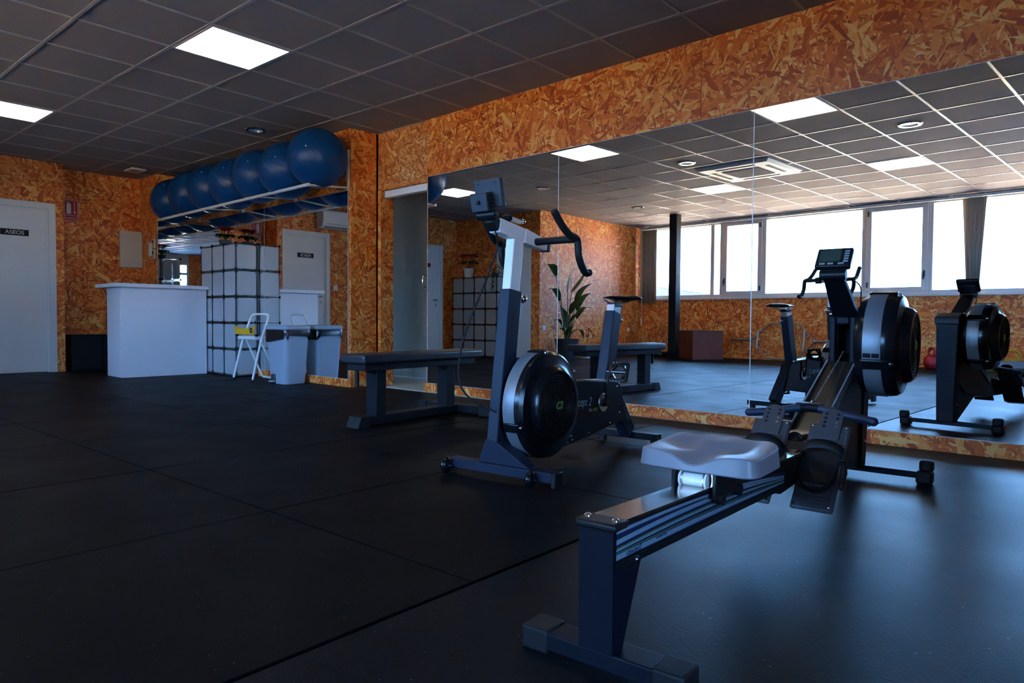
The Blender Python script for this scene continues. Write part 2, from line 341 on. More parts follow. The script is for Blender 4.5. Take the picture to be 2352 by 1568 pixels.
# ------------------------------------------------------------------ floor
def grid(i, j):                   # building grid (metres) -> world
    g = (i, j + 0.04); c, s_ = math.cos(TH), math.sin(TH)
    return Vector((g[0] * c - g[1] * s_, g[0] * s_ + g[1] * c, 0))
fl = MB().box(-6.4, 7.6, -9.0, 0.3, -.2, -.014).build('floor', M['gap']); fl['kind'] = 'structure'
P_ = 1.03
RX = lambda y: 3.32 - TH * (y + 3.09)        # seam between tiles and roll matting
def in_room(x, y):
    return -6.2 < x < 7.2 and -8.5 < y < 0.3 and not (x < -3.9 and y < -5.4)
me_t = MB().box(.004, P_ - .004, .004, P_ - .004, -.014, 0).mesh('rubber_mat', M['mat_tile'])
ang = TH; ox, oy = 3.32, -3.09
for i in range(-10, 0):
    for j in range(-6, 4):
        cx = ox + math.cos(ang) * i * P_ - math.sin(ang) * j * P_; cyy = oy + math.sin(ang) * i * P_ + math.cos(ang) * j * P_
        mx_ = ox + math.cos(ang) * (i + .5) * P_ - math.sin(ang) * (j + .5) * P_; my_ = oy + math.sin(ang) * (i + .5) * P_ + math.cos(ang) * (j + .5) * P_
        if not in_room(mx_, my_): continue
        if my_ > -.45: continue
        o = inst(me_t, 'rubber_mat', fl, (cx, cyy, random.uniform(-.0012, .0)), (0, 0, ang))
# last row by the mirror wall is cut to fit: one strip mat per column
for i in range(-8, 0):
    x0 = ox + math.cos(ang) * i * P_ - math.sin(ang) * 2 * P_ - .04; yb = oy + math.sin(ang) * i * P_ + math.cos(ang) * 2 * P_
    x0b = x0; yt = -.0 if x0 > -1.4 else -.32
    b = MB()
    xa = ox + math.cos(ang) * i * P_; b.add([(xa - math.sin(ang) * 2 * P_ + .004, yb + .004, -.014), (xa + P_ - math.sin(ang) * 2 * P_ - .004, yb + .004 + P_ * math.sin(ang), -.014), (xa + P_ - math.sin(ang) * 3 * P_ - .004, yb + 1.0 if yb + 1.0 < yt else yt, -.014), (xa - math.sin(ang) * 3 * P_ + .004, yb + 1.0 if yb + 1.0 < yt else yt, -.014),
        (xa - math.sin(ang) * 2 * P_ + .004, yb + .004, -.0005), (xa + P_ - math.sin(ang) * 2 * P_ - .004, yb + .004 + P_ * math.sin(ang), -.0005), (xa + P_ - math.sin(ang) * 3 * P_ - .004, yb + 1.0 if yb + 1.0 < yt else yt, -.0005), (xa - math.sin(ang) * 3 * P_ + .004, yb + 1.0 if yb + 1.0 < yt else yt, -.0005)],
        [(0, 3, 2, 1), (4, 5, 6, 7), (0, 1, 5, 4), (1, 2, 6, 5), (2, 3, 7, 6), (3, 0, 4, 7)])
    b.build('rubber_mat', M['mat_tile'], fl)
# long roll matting on the machine side
for k, (a0, a1) in enumerate(((0.012, 1.25), (1.258, 2.5), (2.508, 3.9))):
    b = MB(); d = (-.014, -.0002 - .0006 * k)
    pts = [(RX(-8.4) + a0, -8.4), (RX(-8.4) + a1, -8.4), (RX(-.0) + a1, -.0), (RX(-.0) + a0, -.0)]
    b.add([(x, y, d[0]) for x, y in pts] + [(x, y, d[1]) for x, y in pts], [(0, 3, 2, 1), (4, 5, 6, 7), (0, 1, 5, 4), (1, 2, 6, 5), (2, 3, 7, 6), (3, 0, 4, 7)])
    b.build('roll_mat', M['mat_roll'], fl)
cf = MB().box(-3.0, 1.2, .0, 1.0, -.0139, -.006).build('floor_corridor', M['floor_tile']); cf['kind'] = 'structure'

# ------------------------------------------------------------------ ceiling
ce = MB().box(-6.6, 7.6, -9.2, 1.6, H + .06, H + .3).build('ceiling', M['core']); ce['kind'] = 'structure'
T6 = .6
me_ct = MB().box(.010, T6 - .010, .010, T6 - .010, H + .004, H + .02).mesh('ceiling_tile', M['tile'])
lights = {(-1, 3): 'ceiling light nearest the blue exercise balls, above the middle of the floor', (3, 3): 'ceiling light above the rowing machine near the mirror', (-1, 8): 'ceiling light seen in the mirror beside the air conditioning cassette, towards the windows', (3, 8): 'ceiling light near the windows, seen at the right of the mirror', (-6, 4): 'ceiling light in front of the white door marked ASEOS'}
cass = (.80, -4.12)
def cell_ok(i, j):
    a = grid((i + .5) * T6, -(j + .5) * T6); x, y = a.x, a.y
    return -6.15 < x < 7.3 and -8.5 < y < .35 and not (x < -3.75 and y < -5.25) and not (x < -5.6 and y > -.4)
for i in range(-11, 13):
    for j in range(-1, 15):
        if not cell_ok(i, j) or (i, j) in lights: continue
        a = grid(i * T6, -(j + 1) * T6); c = grid((i + .5) * T6, -(j + .5) * T6)
        if abs(c.x - cass[0]) < .25 and abs(c.y - cass[1]) < .25: continue
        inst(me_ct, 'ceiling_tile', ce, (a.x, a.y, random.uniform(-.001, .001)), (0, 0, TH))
for j in range(-1, 16):            # main runners parallel to the mirror wall
    a = grid(-6.7, -j * T6); b_ = grid(7.6, -j * T6)
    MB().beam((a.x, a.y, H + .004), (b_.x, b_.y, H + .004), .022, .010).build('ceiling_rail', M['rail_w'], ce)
for i in range(-11, 14):
    a = grid(i * T6, -9.0); b_ = grid(i * T6, .5)
    if a.x < -3.5: a = grid(i * T6, -5.4)
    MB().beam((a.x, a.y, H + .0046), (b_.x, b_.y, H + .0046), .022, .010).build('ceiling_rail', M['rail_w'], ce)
for (i, j), lab in lights.items():
    c = grid((i + .5) * T6, -(j + .5) * T6)
    t = thing('ceiling_light', 'LED panel, ' + lab, 'light', (c.x, c.y, H), TH, 'square LED ceiling panels')
    fr = MB()
    for a in range(4): fr.box(-.29, .29, .278, .29, -.006, .012, Matrix.Rotation(a * PI / 2, 4, 'Z'))
    fr.build('frame', M['rail_w'], t); MB().box(-.279, .279, -.279, .279, -.003, .004).build('diffuser', M['lamp'], t)
dl = [((2.835, -3.17), 'rightmost round recessed ceiling lamp seen in the mirror'), ((.41, -3.26), 'round recessed ceiling lamp beside the air conditioning cassette'), ((-1.96, -3.36), 'round recessed ceiling lamp reflected beside the bike monitor'), ((-1.86, -5.72), 'round recessed ceiling lamp near the black pillar'), ((-2.11, -.94), 'round recessed ceiling lamp just in front of the blue balls')]
for (x, y), lab in dl:
    t = thing('recessed_lamp', lab, 'lamp', (x, y, H), 0, 'round recessed ceiling lamps')
    MB().lathe([(.070, -.012), (.100, -.012), (.108, -.004), (.108, .006), (.070, .006)], n=28, close=True).build('ring', M['chrome'], t)
    MB().lathe([(.0, -.004), (.071, -.004), (.071, .004), (0, .004)], n=28).build('diffuser', M['whiteplastic'], t)
t = thing('ceiling_vent', 'small square white vent in the ceiling above the electrical panel', 'vent', (-5.13, -1.05, H), TH)
MB().box(-.13, .13, -.09, .09, -.018, .004).build('cover', M['whiteplastic'], t, .006); MB().box(-.09, .09, -.05, .05, -.020, -.017).build('grille', M['rail_w'], t)
# cassette air conditioner
t = thing('air_conditioner_cassette', 'square white air conditioning cassette in the ceiling grid', 'air conditioner', (cass[0], cass[1], H), TH)
b = MB(); R0 = .475
b.add([(-R0, -R0, -.006), (R0, -R0, -.006), (R0, R0, -.006), (-R0, R0, -.006), (-R0 + .03, -R0 + .03, -.035), (R0 - .03, -R0 + .03, -.035), (R0 - .03, R0 - .03, -.035), (-R0 + .03, R0 - .03, -.035), (-R0, -R0, .01), (R0, -R0, .01), (R0, R0, .01), (-R0, R0, .01)],
      [(0, 1, 5, 4), (1, 2, 6, 5), (2, 3, 7, 6), (3, 0, 4, 7), (4, 5, 6, 7), (8, 9, 1, 0), (9, 10, 2, 1), (10, 11, 3, 2), (11, 8, 0, 3)])
b.build('panel', M['whiteplastic'], t)
MB().box(-.24, .24, -.24, .24, -.042, -.03).build('intake_grille', M['tile'], t, .01)
for a in range(4):
    MB().box(-.25, .25, .33, .385, -.037, -.03, Matrix.Rotation(a * PI / 2, 4, 'Z')).build('air_slot', M['black'], t)
    MB().box(-.245, .245, .35, .358, -.041, -.036, Matrix.Rotation(a * PI / 2, 4, 'Z')).build('louvre', M['potgrey'], t)

# ------------------------------------------------------------------ walls
def boards(parent, spans, y0, y1, z0, z1, m='osb', axis='x', name='osb_panel'):
    """one OSB board for each span, with a hairline joint between boards"""
    for a, b_ in spans:
        g = .0015
        if axis == 'x': MB().box(a + g, b_ - g, y0, y1, z0, z1).build(name, M[m], parent, uv=True)
        else: MB().box(y0, y1, a + g, b_ - g, z0, z1).build(name, M[m], parent, uv=True)
def cuts(a, b_, step):
    out = []; x = a
    while x < b_ - .3: out.append((x, min(x + step, b_) if b_ - x - step > .3 else b_)); x = out[-1][1]
    return out
# main mirror wall (y = 0)
wb = setting('wall_back')
MB().box(-.55, 7.2, .03, .16, -.05, H + .06).build('wall_core', M['core'], wb)
MB().box(-1.4, -.55, .03, .16, 2.04, H + .06).build('wall_core', M['core'], wb)
boards(wb, [(-.545, 2.32), (2.32, 4.80), (4.80, 7.1)], -.002, .03, 2.062, H + .02)
boards(wb, [(-1.336, -.545)], .004, .03, 2.035, H + .02, 'osb_pale')
boards(wb, [(5.9, 7.1)], -.002, .03, .075, 2.062)
bs = setting('baseboard_back'); boards(bs, [(-.565, 1.9), (1.9, 4.34), (4.34, 7.1)], -.022, .03, 0, .078, name='skirting_board')
bs.children[0].parent = bs
# passage opening beside the mirror
wp = setting('wall_passage')
MB().box(-1.335, -1.283, -.0, .16, 0, 2.035).build('door_jamb', M['osb'], wp, uv=True)
MB().box(-.57, -.548, .02, .16, .0, 2.035).build('door_jamb', M['osb'], wp, uv=True)
MB().box(-1.283, -.57, .004, .16, 2.018, 2.036).build('door_head', M['osb'], wp, uv=True)
MB().box(-3.2, 1.3, .92, 1.05, 0, H).build('plaster_wall', M['plaster'], wp)
MB().box(-3.2, 1.3, .905, .92, 0, .10).build('plinth', M['door_w'], wp)
MB().box(-3.2, -3.05, .0, 1.0, 0, H).build('plaster_wall', M['plaster'], wp)
MB().box(1.15, 1.3, .16, 1.0, 0, H).build('plaster_wall', M['plaster'], wp)
MB().box(-3.2, -1.335, -.02, .16, 0, H).build('plaster_wall', M['plaster'], wp)
MB().box(-3.1, 1.2, .16, .92, 2.16, 2.22).build('soffit', M['osb'], wp, uv=True)
t = thing('sliding_door_rail', 'grey metal sliding door rail across the top of the passage opening', 'rail', (0, 0, 0))
MB().box(-1.28, -.56, .035, .10, 1.945, 2.014).build('rail', M['silver'], t, .004); MB().box(-1.283, -1.26, .03, .105, 1.94, 2.016).build('end_cap', M['steel'], t)
t = thing('door_pull', 'small chrome pull handle at the left edge of the big mirror', 'handle', (-.555, 0, 0))
MB().tube(smooth_path([(0, .012, 1.0), (-.018, -.02, 1.01), (-.02, -.03, 1.06), (-.018, -.02, 1.11), (0, .012, 1.12)], 4), .006, 8).build('grip', M['chrome'], t)
# big mirror in four panels
mx = [-.532, 1.084, 2.700, 4.316, 5.9]
mlab = ['big wall mirror panel at the left, beside the passage opening', 'big wall mirror panel behind the exercise bike', 'big wall mirror panel behind the rowing machine', 'big wall mirror panel at the right edge of the picture']
def mirror(loc, rz, wd, z0, z1, lab, tilt=0.0, grp='tall wall mirror panels'):
    t = thing('wall_mirror', lab, 'mirror', loc, rz, grp); t.rotation_euler = (tilt, 0, rz)
    g = MB(); g.add([(.003, -.006, z0 + .003), (wd - .003, -.006, z0 + .003), (wd - .003, -.006, z1 - .003), (.003, -.006, z1 - .003)], [(0, 1, 2, 3)]); g.build('mirror_face', M['mirror'], t, fix=False)
    e = MB()
    e.box(0, .003, -.006, .0, z0, z1); e.box(wd - .003, wd, -.006, .0, z0, z1); e.box(.003, wd - .003, -.006, 0, z0, z0 + .003); e.box(.003, wd - .003, -.006, 0, z1 - .003, z1)
    e.build('ground_edge', M['mirror_edge'], t); MB().box(.001, wd - .001, -.005, 0, z0 + .001, z1 - .001).build('backing', M['core'], t)
    return t
for k in range(4): mirror((mx[k], 0, 0), 0, mx[k + 1] - mx[k], .079, 2.06, mlab[k])
# projecting wall with the second mirror and the ball rack
YL = -.33
wm = setting('wall_projecting')
MB().box(-5.24, -1.36, YL + .03, .02, 0, H + .06).build('wall_core', M['core'], wm)
MB().box(-1.37, -1.335, YL, .02, 0, H + .02).build('osb_panel', M['osb'], wm, uv=True)
boards(wm, cuts(-5.24, -1.37, 1.95), YL, YL + .03, 1.99, H + .02)
b2 = setting('baseboard_projecting'); boards(b2, cuts(-5.2, -1.372, 1.92), YL - .018, YL + .03, 0, .078, name='skirting_board')
mirror((-5.205, YL, 0), 0, 2.105, .079, 1.985, 'wall mirror panel behind the frosted cube shelf', grp='mirrors under the ball rack')
mirror((-3.10, YL, 0), 0, 1.722, .079, 1.985, 'wall mirror panel behind the grey pedal bin', grp='mirrors under the ball rack')
YS = -.765; XR = -5.21
MB().box(-5.95, XR - .002, YS + .0, .0, 0, H + .06).build('wall_core', M['osb'], wm, uv=True)
mirror((XR + .004, YS + .01, 0), PI / 2, .43, .079, 1.985, 'narrow wall mirror on the return beside the light switches', grp='mirrors under the ball rack')
# recess wall and door wall on the left
XA, XB = -5.47, -5.80
wl = setting('wall_left')
MB().box(XB - .15, XB - .02, -1.80, YS + .02, 0, H + .06).build('wall_core', M['core'], wl)
boards(wl, cuts(-1.80, YS, 1.22), XB - .02, XB, 0, H + .02, axis='y')
MB().box(XB - .02, XA - .02, -1.80, -1.775, 0, H + .02).build('osb_panel', M['osb'], wl, uv=True)
d1 = (-2.72, -1.865); d2 = (-4.54, -3.68)
segs = [(-1.80 + .025, d1[1]), (d1[0], d2[1]), (d2[0], -4.90)]
for a, b_ in segs:
    lo, hi = min(a, b_), max(a, b_)
    MB().box(XA - .02, XA, lo + .001, hi - .001, 0, H + .02).build('osb_panel', M['osb'], wl, uv=True)
for d in (d1, d2): MB().box(XA - .02, XA, d[0] + .001, d[1] - .001, 2.095, H + .02).build('osb_panel', M['osb'], wl, uv=True)
MB().box(XA - .2, XA - .07, -5.1, -1.8, 0, H + .06).build('wall_core', M['core'], wl)
# back-left wall with cube shelf and door, then the bright wall to the window
YB = -4.90; XC = -3.32
wr = setting('wall_rear')
d3 = (-4.36, -3.52)
boards(wr, [(XA, d3[0]), (d3[1], XC)], YB - .02, YB, 0, H + .02)
boards(wr, [(d3[0], d3[1])], YB - .02, YB, 2.06, H + .02)
MB().box(XA - .1, XC - .1, YB - .2, YB - .07, 0, H + .06).build('wall_core', M['core'], wr)
wc = setting('wall_side')
boards(wc, cuts(-8.35, YB - .0, 1.22), XC - .02, XC, 0, H + .02, axis='y')
MB().box(XC - .15, XC - .02, -8.4, YB - .03, 0, H + .06).build('wall_core', M['core'], wc)
# right-hand wall: boards, a glazed door and its transom
wx = setting('wall_right'); XW = 6.98
boards(wx, [(-4.35, -3.1), (-3.1, -1.85), (-1.85, -.6), (-.6, .0)], XW, XW + .02, 0, H + .02, axis='y')
boards(wx, [(-8.4, -7.0), (-7.0, -5.29)], XW, XW + .02, 0, H + .02, axis='y')
MB().box(XW, XW + .02, -5.29, -4.35, 2.34, H + .02).build('plaster_band', M['cream'], wx)
MB().box(XW + .02, XW + .15, -4.33, .2, 0, H + .06).build('wall_core', M['core'], wx)
MB().box(XW + .02, XW + .15, -8.7, -5.29, 0, H + .06).build('wall_core', M['core'], wx)
MB().box(XW + .02, XW + .15, -5.29, -4.33, 2.34, H + .06).build('wall_core', M['core'], wx)
dg = setting('door_4', (XW, 0, 0))
b = MB()
for y in (-5.29, -4.41): b.box(0, .06, y, y + .06, 0, 2.34)
for z in (0, 1.98, 2.28): b.box(.005, .055, -5.23, -4.41, z, z + .07)
b.build('door_frame', M['frame_w'], dg)
for a, c_ in ((-5.22, -4.42),):
    MB().box(.028, .034, a, c_, .07, 1.98).build('pane', M['glass'], dg); MB().box(.028, .034, a, c_, 2.05, 2.28).build('pane', M['glass'], dg)
# doors
def room_door(n, loc, rz, wd, hinge, plate=None):
    d = setting('door_%d' % n, loc, rz)      # local x along the wall, -y into the room
    hgt = 2.092; fw = .075
    f = MB(); f.box(0, fw, -.012, .06, 0, hgt); f.box(wd - fw, wd, -.012, .06, 0, hgt); f.box(fw, wd - fw, -.012, .06, hgt - fw, hgt); f.build('door_frame', M['door_w'], d, .003)
    s_ = MB(); s_.box(fw, fw + .02, .012, .06, 0, hgt - fw); s_.box(wd - fw - .02, wd - fw, .012, .06, 0, hgt - fw); s_.box(fw + .02, wd - fw - .02, .012, .06, hgt - fw - .02, hgt - fw); s_.build('door_stop', M['door_w'], d)
    MB().box(fw + .012, wd - fw - .012, .022, .056, .006, hgt - fw - .012).build('door_leaf', M['door_w'], d, .003)
    x = fw + .075 if hinge == 'R' else wd - fw - .075; sg = 1 if hinge == 'R' else -1
    h = MB(); h.cyl((x, .022, 1.05), (x, -.03, 1.05), .011, 12); h.tube([(x - sg * .01, -.028, 1.05), (x + sg * .11, -.028, 1.05)], .009, 10); h.lathe([(.0, 0), (.026, 0), (.024, .008), (0, .008)], (x, .022, 1.05), (0, -1, 0), 18)
    h.build('door_handle', M['steel'], d)
    k = MB(); k.lathe([(0, 0), (.022, 0), (.020, .008), (0, .008)], (x, .022, .96), (0, -1, 0), 18); k.box(x - .003, x + .003, .012, .0135, .952, .968); k.build('key_rose', M['steel'], d)
    if plate is not None:
        a, b_, z0, z1, tx = plate
        p = MB().box(a, b_, .012, .022, z0, z1).build('name_plate', M['black'], d)
        if tx: text('plate_lettering', tx, (z1 - z0) * .86, M['txtw'], d, ((a + b_) / 2, .0115, z0 + (z1 - z0) * .22), (PI / 2, 0, 0), align='CENTER', sx=1.05)
    return d
room_door(1, (XA, d1[0], 0), PI / 2, d1[1] - d1[0], 'R', (.29, .575, 1.668, 1.742, 'ASEOS'))
room_door(2, (XA, d2[0], 0), PI / 2, d2[1] - d2[0], 'R', (.29, .56, 1.668, 1.742, ''))
room_door(3, (d3[1], YB, 0), PI, d3[1] - d3[0], 'L')
# window wall
ww = setting('wall_window', (0, WY, 0), TH)
SZ0, SZ1 = 1.12, 2.585
boards(ww, cuts(-3.7, 7.3, 1.22), -.02, 0, 0, SZ0)
MB().box(-3.9, 7.6, -.16, -.02, 0, SZ0).build('wall_core', M['core'], ww)
MB().box(-3.9, 7.6, -.16, -.0, SZ1, H + .06).build('lintel', M['potgrey'], ww)
MB().box(-3.9, -3.28, -.16, -.02, SZ0, SZ1).build('wall_core', M['core'], ww)
MB().box(4.70, 7.6, -.16, -.02, SZ0, SZ1).build('wall_core', M['core'], ww); boards(ww, [(4.70, 5.9), (5.9, 7.2)], -.02, 0, SZ0, H)
def window(n, s0, s1, sashes):
    """sashes: list of (a, b, kind) bays between s0 and s1"""
    W_ = setting('window_%d' % n, (math.cos(TH) * 0, WY, 0), TH)
    f = MB(); f.box(s0, s1, -.10, -.03, SZ0, SZ0 + .075); f.box(s0, s1, -.10, -.03, SZ1 - .06, SZ1)
    f.box(s0, s0 + .04, -.10, -.03, SZ0 + .075, SZ1 - .06); f.box(s1 - .04, s1, -.10, -.03, SZ0 + .075, SZ1 - .06)
    for a, b_, k in sashes[1:]: f.box(a - .037, a + .037, -.10, -.03, SZ0 + .075, SZ1 - .06)
    f.build('window_frame', M['frame_w'], W_, .004)
    MB().box(s0 - .0, s1 + .0, -.03, .03, SZ0 - .02, SZ0 + .008).build('window_sill', M['frame_w'], W_, .004)
    for idx, (a, b_, k) in enumerate(sashes):
        a2 = a + .037 if idx else a + .04; b2_ = b_ - .037 if idx < len(sashes) - 1 else b_ - .04
        if k == 'fix': MB().box(a2, b2_, -.068, -.062, SZ0 + .075, SZ1 - .06).build('pane', M['glass'], W_)
        else:
            z0, z1 = SZ0 + .062, SZ1 - .047; e = .068
            q = MB(); q.box(a2 - .01, a2 + e, -.075, -.012, z0, z1); q.box(b2_ - e, b2_ + .01, -.075, -.012, z0, z1); q.box(a2 + e, b2_ - e, -.075, -.012, z0, z0 + e); q.box(a2 + e, b2_ - e, -.075, -.012, z1 - e, z1)
            sa = q.build('sash', M['frame_w'], W_, .004); MB().box(a2 + e, b2_ - e, -.05, -.044, z0 + e, z1 - e).build('pane', M['glass'], sa)
            hx = a2 + .028 if k == 'handleL' else b2_ - .028; gx = b2_ - .02 if k == 'handleL' else a2 + .02
            h = MB(); h.box(hx - .014, hx + .014, -.012, .0, 1.40, 1.50); h.box(hx - .011, hx + .011, .0, .03, 1.43, 1.47); h.box(hx - .010, hx + .010, .018, .034, 1.36, 1.46); h.build('window_handle', M['potgrey'], W_, .003)
            for z in (z0 + .07, z1 - .14): MB().box(gx - .01, gx + .01, -.012, .008, z, z + .085).build('hinge', M['potgrey'], W_)
    return W_
window(1, -3.28, -1.48, [(-3.28, -1.68, 'fix'), (-1.68, -1.48, 'fix')])
window(2, -1.48, -.655, [(-1.48, -.655, 'handleL')])
window(3, -.655, 1.06, [(-.655, 1.06, 'fix')])
window(4, 1.06, 2.01, [(1.06, 2.01, 'handleR')])
window(5, 2.01, 3.75, [(2.01, 3.75, 'fix')])
window(6, 3.75, 4.70, [(3.75, 4.70, 'handleR')])
# vertical blinds drawn into two bundles
hr = thing('blind_headrail', 'long pale headrail of the vertical blinds under the ceiling', 'rail', (0, WY, 0), TH)
MB().box(-3.25, 4.65, .06, .11, 2.535, 2.575).build('rail', M['frame_w'], hr, .004)
for s_ in (-3.0, -1.8, -.5, .85, 1.6, 2.3, 3.4, 4.6): MB().box(s_ - .02, s_ + .02, .05, .12, 2.56, H + .003).build('bracket', M['steel'], hr)
def blind(s0, wd, z0, lab, gather=1.0, n=11):
    t = thing('vertical_blind', lab, 'blind', (0, 0, 0), 0, 'vertical blinds at the windows'); t.location = (math.cos(TH) * s0, WY + math.sin(TH) * s0, 0); t.rotation_euler = (0, 0, TH)
    for i in range(n):
        x = wd * i / (n - 1); a = math.radians(28 + 18 * math.sin(i * 2.1)); b = MB()
        for z, k in ((2.53, 1.0), (z0, gather)):
            cx = wd / 2 + (x - wd / 2) * k
            b.v += [Vector((cx + .060 * math.cos(a) * s * (.6 + .4 * k), .085 + .05 * math.sin(a) * s, z)) for s in (-1, 0, 1)]
        b.f += [[0, 1, 4, 3], [1, 2, 5, 4]]; b.mi += [0, 0]
        o = b.build('slat', M['blind'], t, fix=False); o.modifiers.new('thick', 'SOLIDIFY').thickness = .002
    return t
blind(-3.22, .34, 1.04, 'beige vertical blind drawn to the corner beside the bright OSB wall')
blind(2.50, .22, 1.12, 'beige vertical blind gathered into a narrow bundle behind the rower reflection', .42)
MB().tube([(0, 0, 0), (0, 0, .9)], .004, 6)
t = thing('blind_pull_cord', 'thin white pull cord of the vertical blind hanging in the corner', 'cord', (-3.2, -7.98, 0))
MB().tube([(0, 0, .62), (0, 0, 2.5)], .004, 6).build('cord', M['whiteplastic'], t); MB().box(-.012, .012, -.01, .01, .6, .72).build('weight', M['whiteplastic'], t, .003)

# ------------------------------------------------------------------ outside
gr = MB().box(-90, 120, -160, -12, -3.6, -3.2).build('ground', M['ground']); gr['kind'] = 'structure'
hb = MB(); nx, ny = 60, 16; rnd = random.Random(3)
def hz(x, y):
    t_ = max(0, min(1, (-y - 34) / 60)); base = -3.2 + t_ * (4.0 + 11.5 * max(0, min(1, (x - 4) / 40)) ** 1.1 - 3.0 * max(0, min(1, (-x) / 60)))
    return base + t_ * (1.0 * math.sin(x * .23) + .6 * math.sin(x * .61 + 1) + .5 * math.sin(y * .4))
for i in range(nx + 1):
    for j in range(ny + 1):
        x = -90 + 190 * i / nx; y = -34 - 70 * j / ny; hb.v.append(Vector((x, y, hz(x, y))))
for i in range(nx):
    for j in range(ny): hb.f.append([i * (ny + 1) + j, i * (ny + 1) + j + 1, (i + 1) * (ny + 1) + j + 1, (i + 1) * (ny + 1) + j]); hb.mi.append(0)
hl = hb.build('hill', M['hillm'], ang=80); hl['kind'] = 'structure'
bu = MB()
for _ in range(330):
    x = rnd.uniform(-20, 75); y = rnd.uniform(-100, -36); r = rnd.uniform(.6, 1.7); z = hz(x, y)
    bu.ball((x, y, z + r * .3), r, 8, 6, (1.3, 1.1, .8))
bo = bu.build('scrub_bushes', M['bush'], ang=80); tag(bo, 'grey-green scrub scattered over the sunlit hillside outside', 'bushes', kind='stuff')
sh = thing('industrial_shed', 'pale green industrial shed with a sloping roof outside the windows', 'building', (0, 0, 0))
MB().prism([(-31, -3.2), (-8.2, -3.2), (-8.2, 1.5), (-29, 4.55), (-31, 4.4)], -34, -29, 'y').build('wall', M['shed'], sh)
MB().prism([(-8.0, 1.42), (-8.0, 1.6), (-29, 4.68), (-29, 4.5)], -34.2, -28.8, 'y').build('roof', M['shed'], sh)

# ================================================================== rowing machine (local x = right, y = towards the mirror)
def rot_for(ux, uy): return math.atan2(-ux, uy)
RW = thing('rowing_machine', 'black rowing machine with grey seat and big flywheel in the foreground', 'rowing machine', (3.843, -3.22, 0), rot_for(-.195, 2.27))
MB().box(-.178, .178, -.034, .034, .008, .046).build('rear_foot', M['navy_shaded'], RW, .004)
for s_ in (-1, 1): MB().box(min(s_ * .12, s_ * .186), max(s_ * .12, s_ * .186), -.037, .037, 0, .050).build('foot_cap', M['rub'], RW, .005)
b = MB(); b.box(-.042, .036, -.036, -.030, .044, .300)
for x in (-.042, .031): b.prism([(-.031, .044), (.004, .044), (.082, .212), (.082, .225), (-.031, .225)], x, x + .005)
b.build('rear_leg', M['navy_shaded'], RW)
b = MB(); b.box(-.050, .045, -.046, .012, .290, .307); b.build('rail_end_cap', M['black'], RW, .006)
for x in (-.034, .030): MB().lathe([(0, .006), (.004, .006), (.0075, .003), (.008, 0), (0, 0)], (x, -.018, .307), (0, 0, 1), 14).build('bolt', M['chrome'], RW)
zr = lambda y: .3035 - .0365 * y                  # top of the sloping monorail
b = MB(); Y0, Y1 = -.025, 1.32
b.taper((0, Y0, zr(Y0) - .0415), (0, Y1, zr(Y1) - .0415), (.066, .075), (.066, .075)); b.taper((0, Y0, zr(Y0) - .0045), (0, Y1, zr(Y1) - .0045), (.082, .007), (.082, .007))
b.taper((0, Y0, zr(Y0) - .0845), (0, Y1, zr(Y1) - .0845), (.078, .014), (.078, .014)); b.build('monorail', M['black'], RW)
MB().taper((0, .012, zr(.012) + .0005), (0, 1.22, zr(1.22) + .0005), (.076, .003), (.076, .003)).build('rail_top_strip', M['railtop'], RW)
def strip(parent, name, m, f0, f1, y0=-.02, y1=1.1, x=.0336, n=26):
    """a curved decal band; f0, f1 give the band edges as fractions of the rail face at y"""
    b = MB(); t0, t1 = .010, .076
    for i in range(n + 1):
        y = y0 + (y1 - y0) * i / n
        for f in (f0, f1): b.v.append(Vector((x, y, zr(y) - t0 - (t1 - t0) * max(0, min(1, f(i / n))))))
    for i in range(n): b.f.append([2 * i, 2 * i + 1, 2 * i + 3, 2 * i + 2]); b.mi.append(0)
    return b.build(name, m, parent, fix=False)
def band(a, c, e, wa, wc, we):
    def mid(t): return a * (1 - t) ** 2 + 2 * c * t * (1 - t) + e * t * t
    def wid(t): return wa * (1 - t) ** 2 + 2 * wc * t * (1 - t) + we * t * t
    return (lambda t: mid(t) - wid(t)), (lambda t: mid(t) + wid(t))
for side in (1, -1):
    X = .0336 * side
    for nm, mt, pr in (('decal_band', 'stripe_n', (.5, .5, .72, .5, .5, .28)), ('decal_stripe', 'stripe_l', (.14, -.10, .66, .05, .06, .03)), ('decal_stripe', 'stripe_l', (.44, .02, .74, .075, .09, .03)), ('decal_stripe', 'stripe_g', (.635, .28, .80, .014, .02, .01)), ('decal_stripe', 'stripe_l', (.69, .36, .82, .03, .05, .02)), ('decal_stripe', 'stripe_g', (.775, .60, .88, .012, .016, .008)), ('decal_stripe', 'stripe_l', (.90, .78, .95, .085, .10, .03))):
        f0, f1 = band(*pr); strip(RW, nm, M[mt], f0, f1, x=X + side * (0.0 if nm == 'decal_band' else .0004 + .00006 * (hash(nm + str(pr)) % 5)), y1=1.05)
    lr = (PI / 2 - .0365, 0, PI / 2) if side == 1 else (PI / 2, 0, -PI / 2)
text('decal_lettering', 'concept2', .017, M['stripe_n'], RW, (.0346, .02, zr(.02) - .073), (PI / 2, .0365, PI / 2), .25, .0002)
text('decal_lettering', 'concept2.com', .0095, M['stripe_n'], RW, (.0346, .15, zr(.15) - .0665), (PI / 2, .0365, PI / 2), 0, .0002)
MB().lathe([(0, .005), (.004, .005), (.007, .002), (.007, 0), (0, 0)], (.039, .055, zr(.055) - .086), (1, 0, 0), 12).build('bolt', M['chrome'], RW)
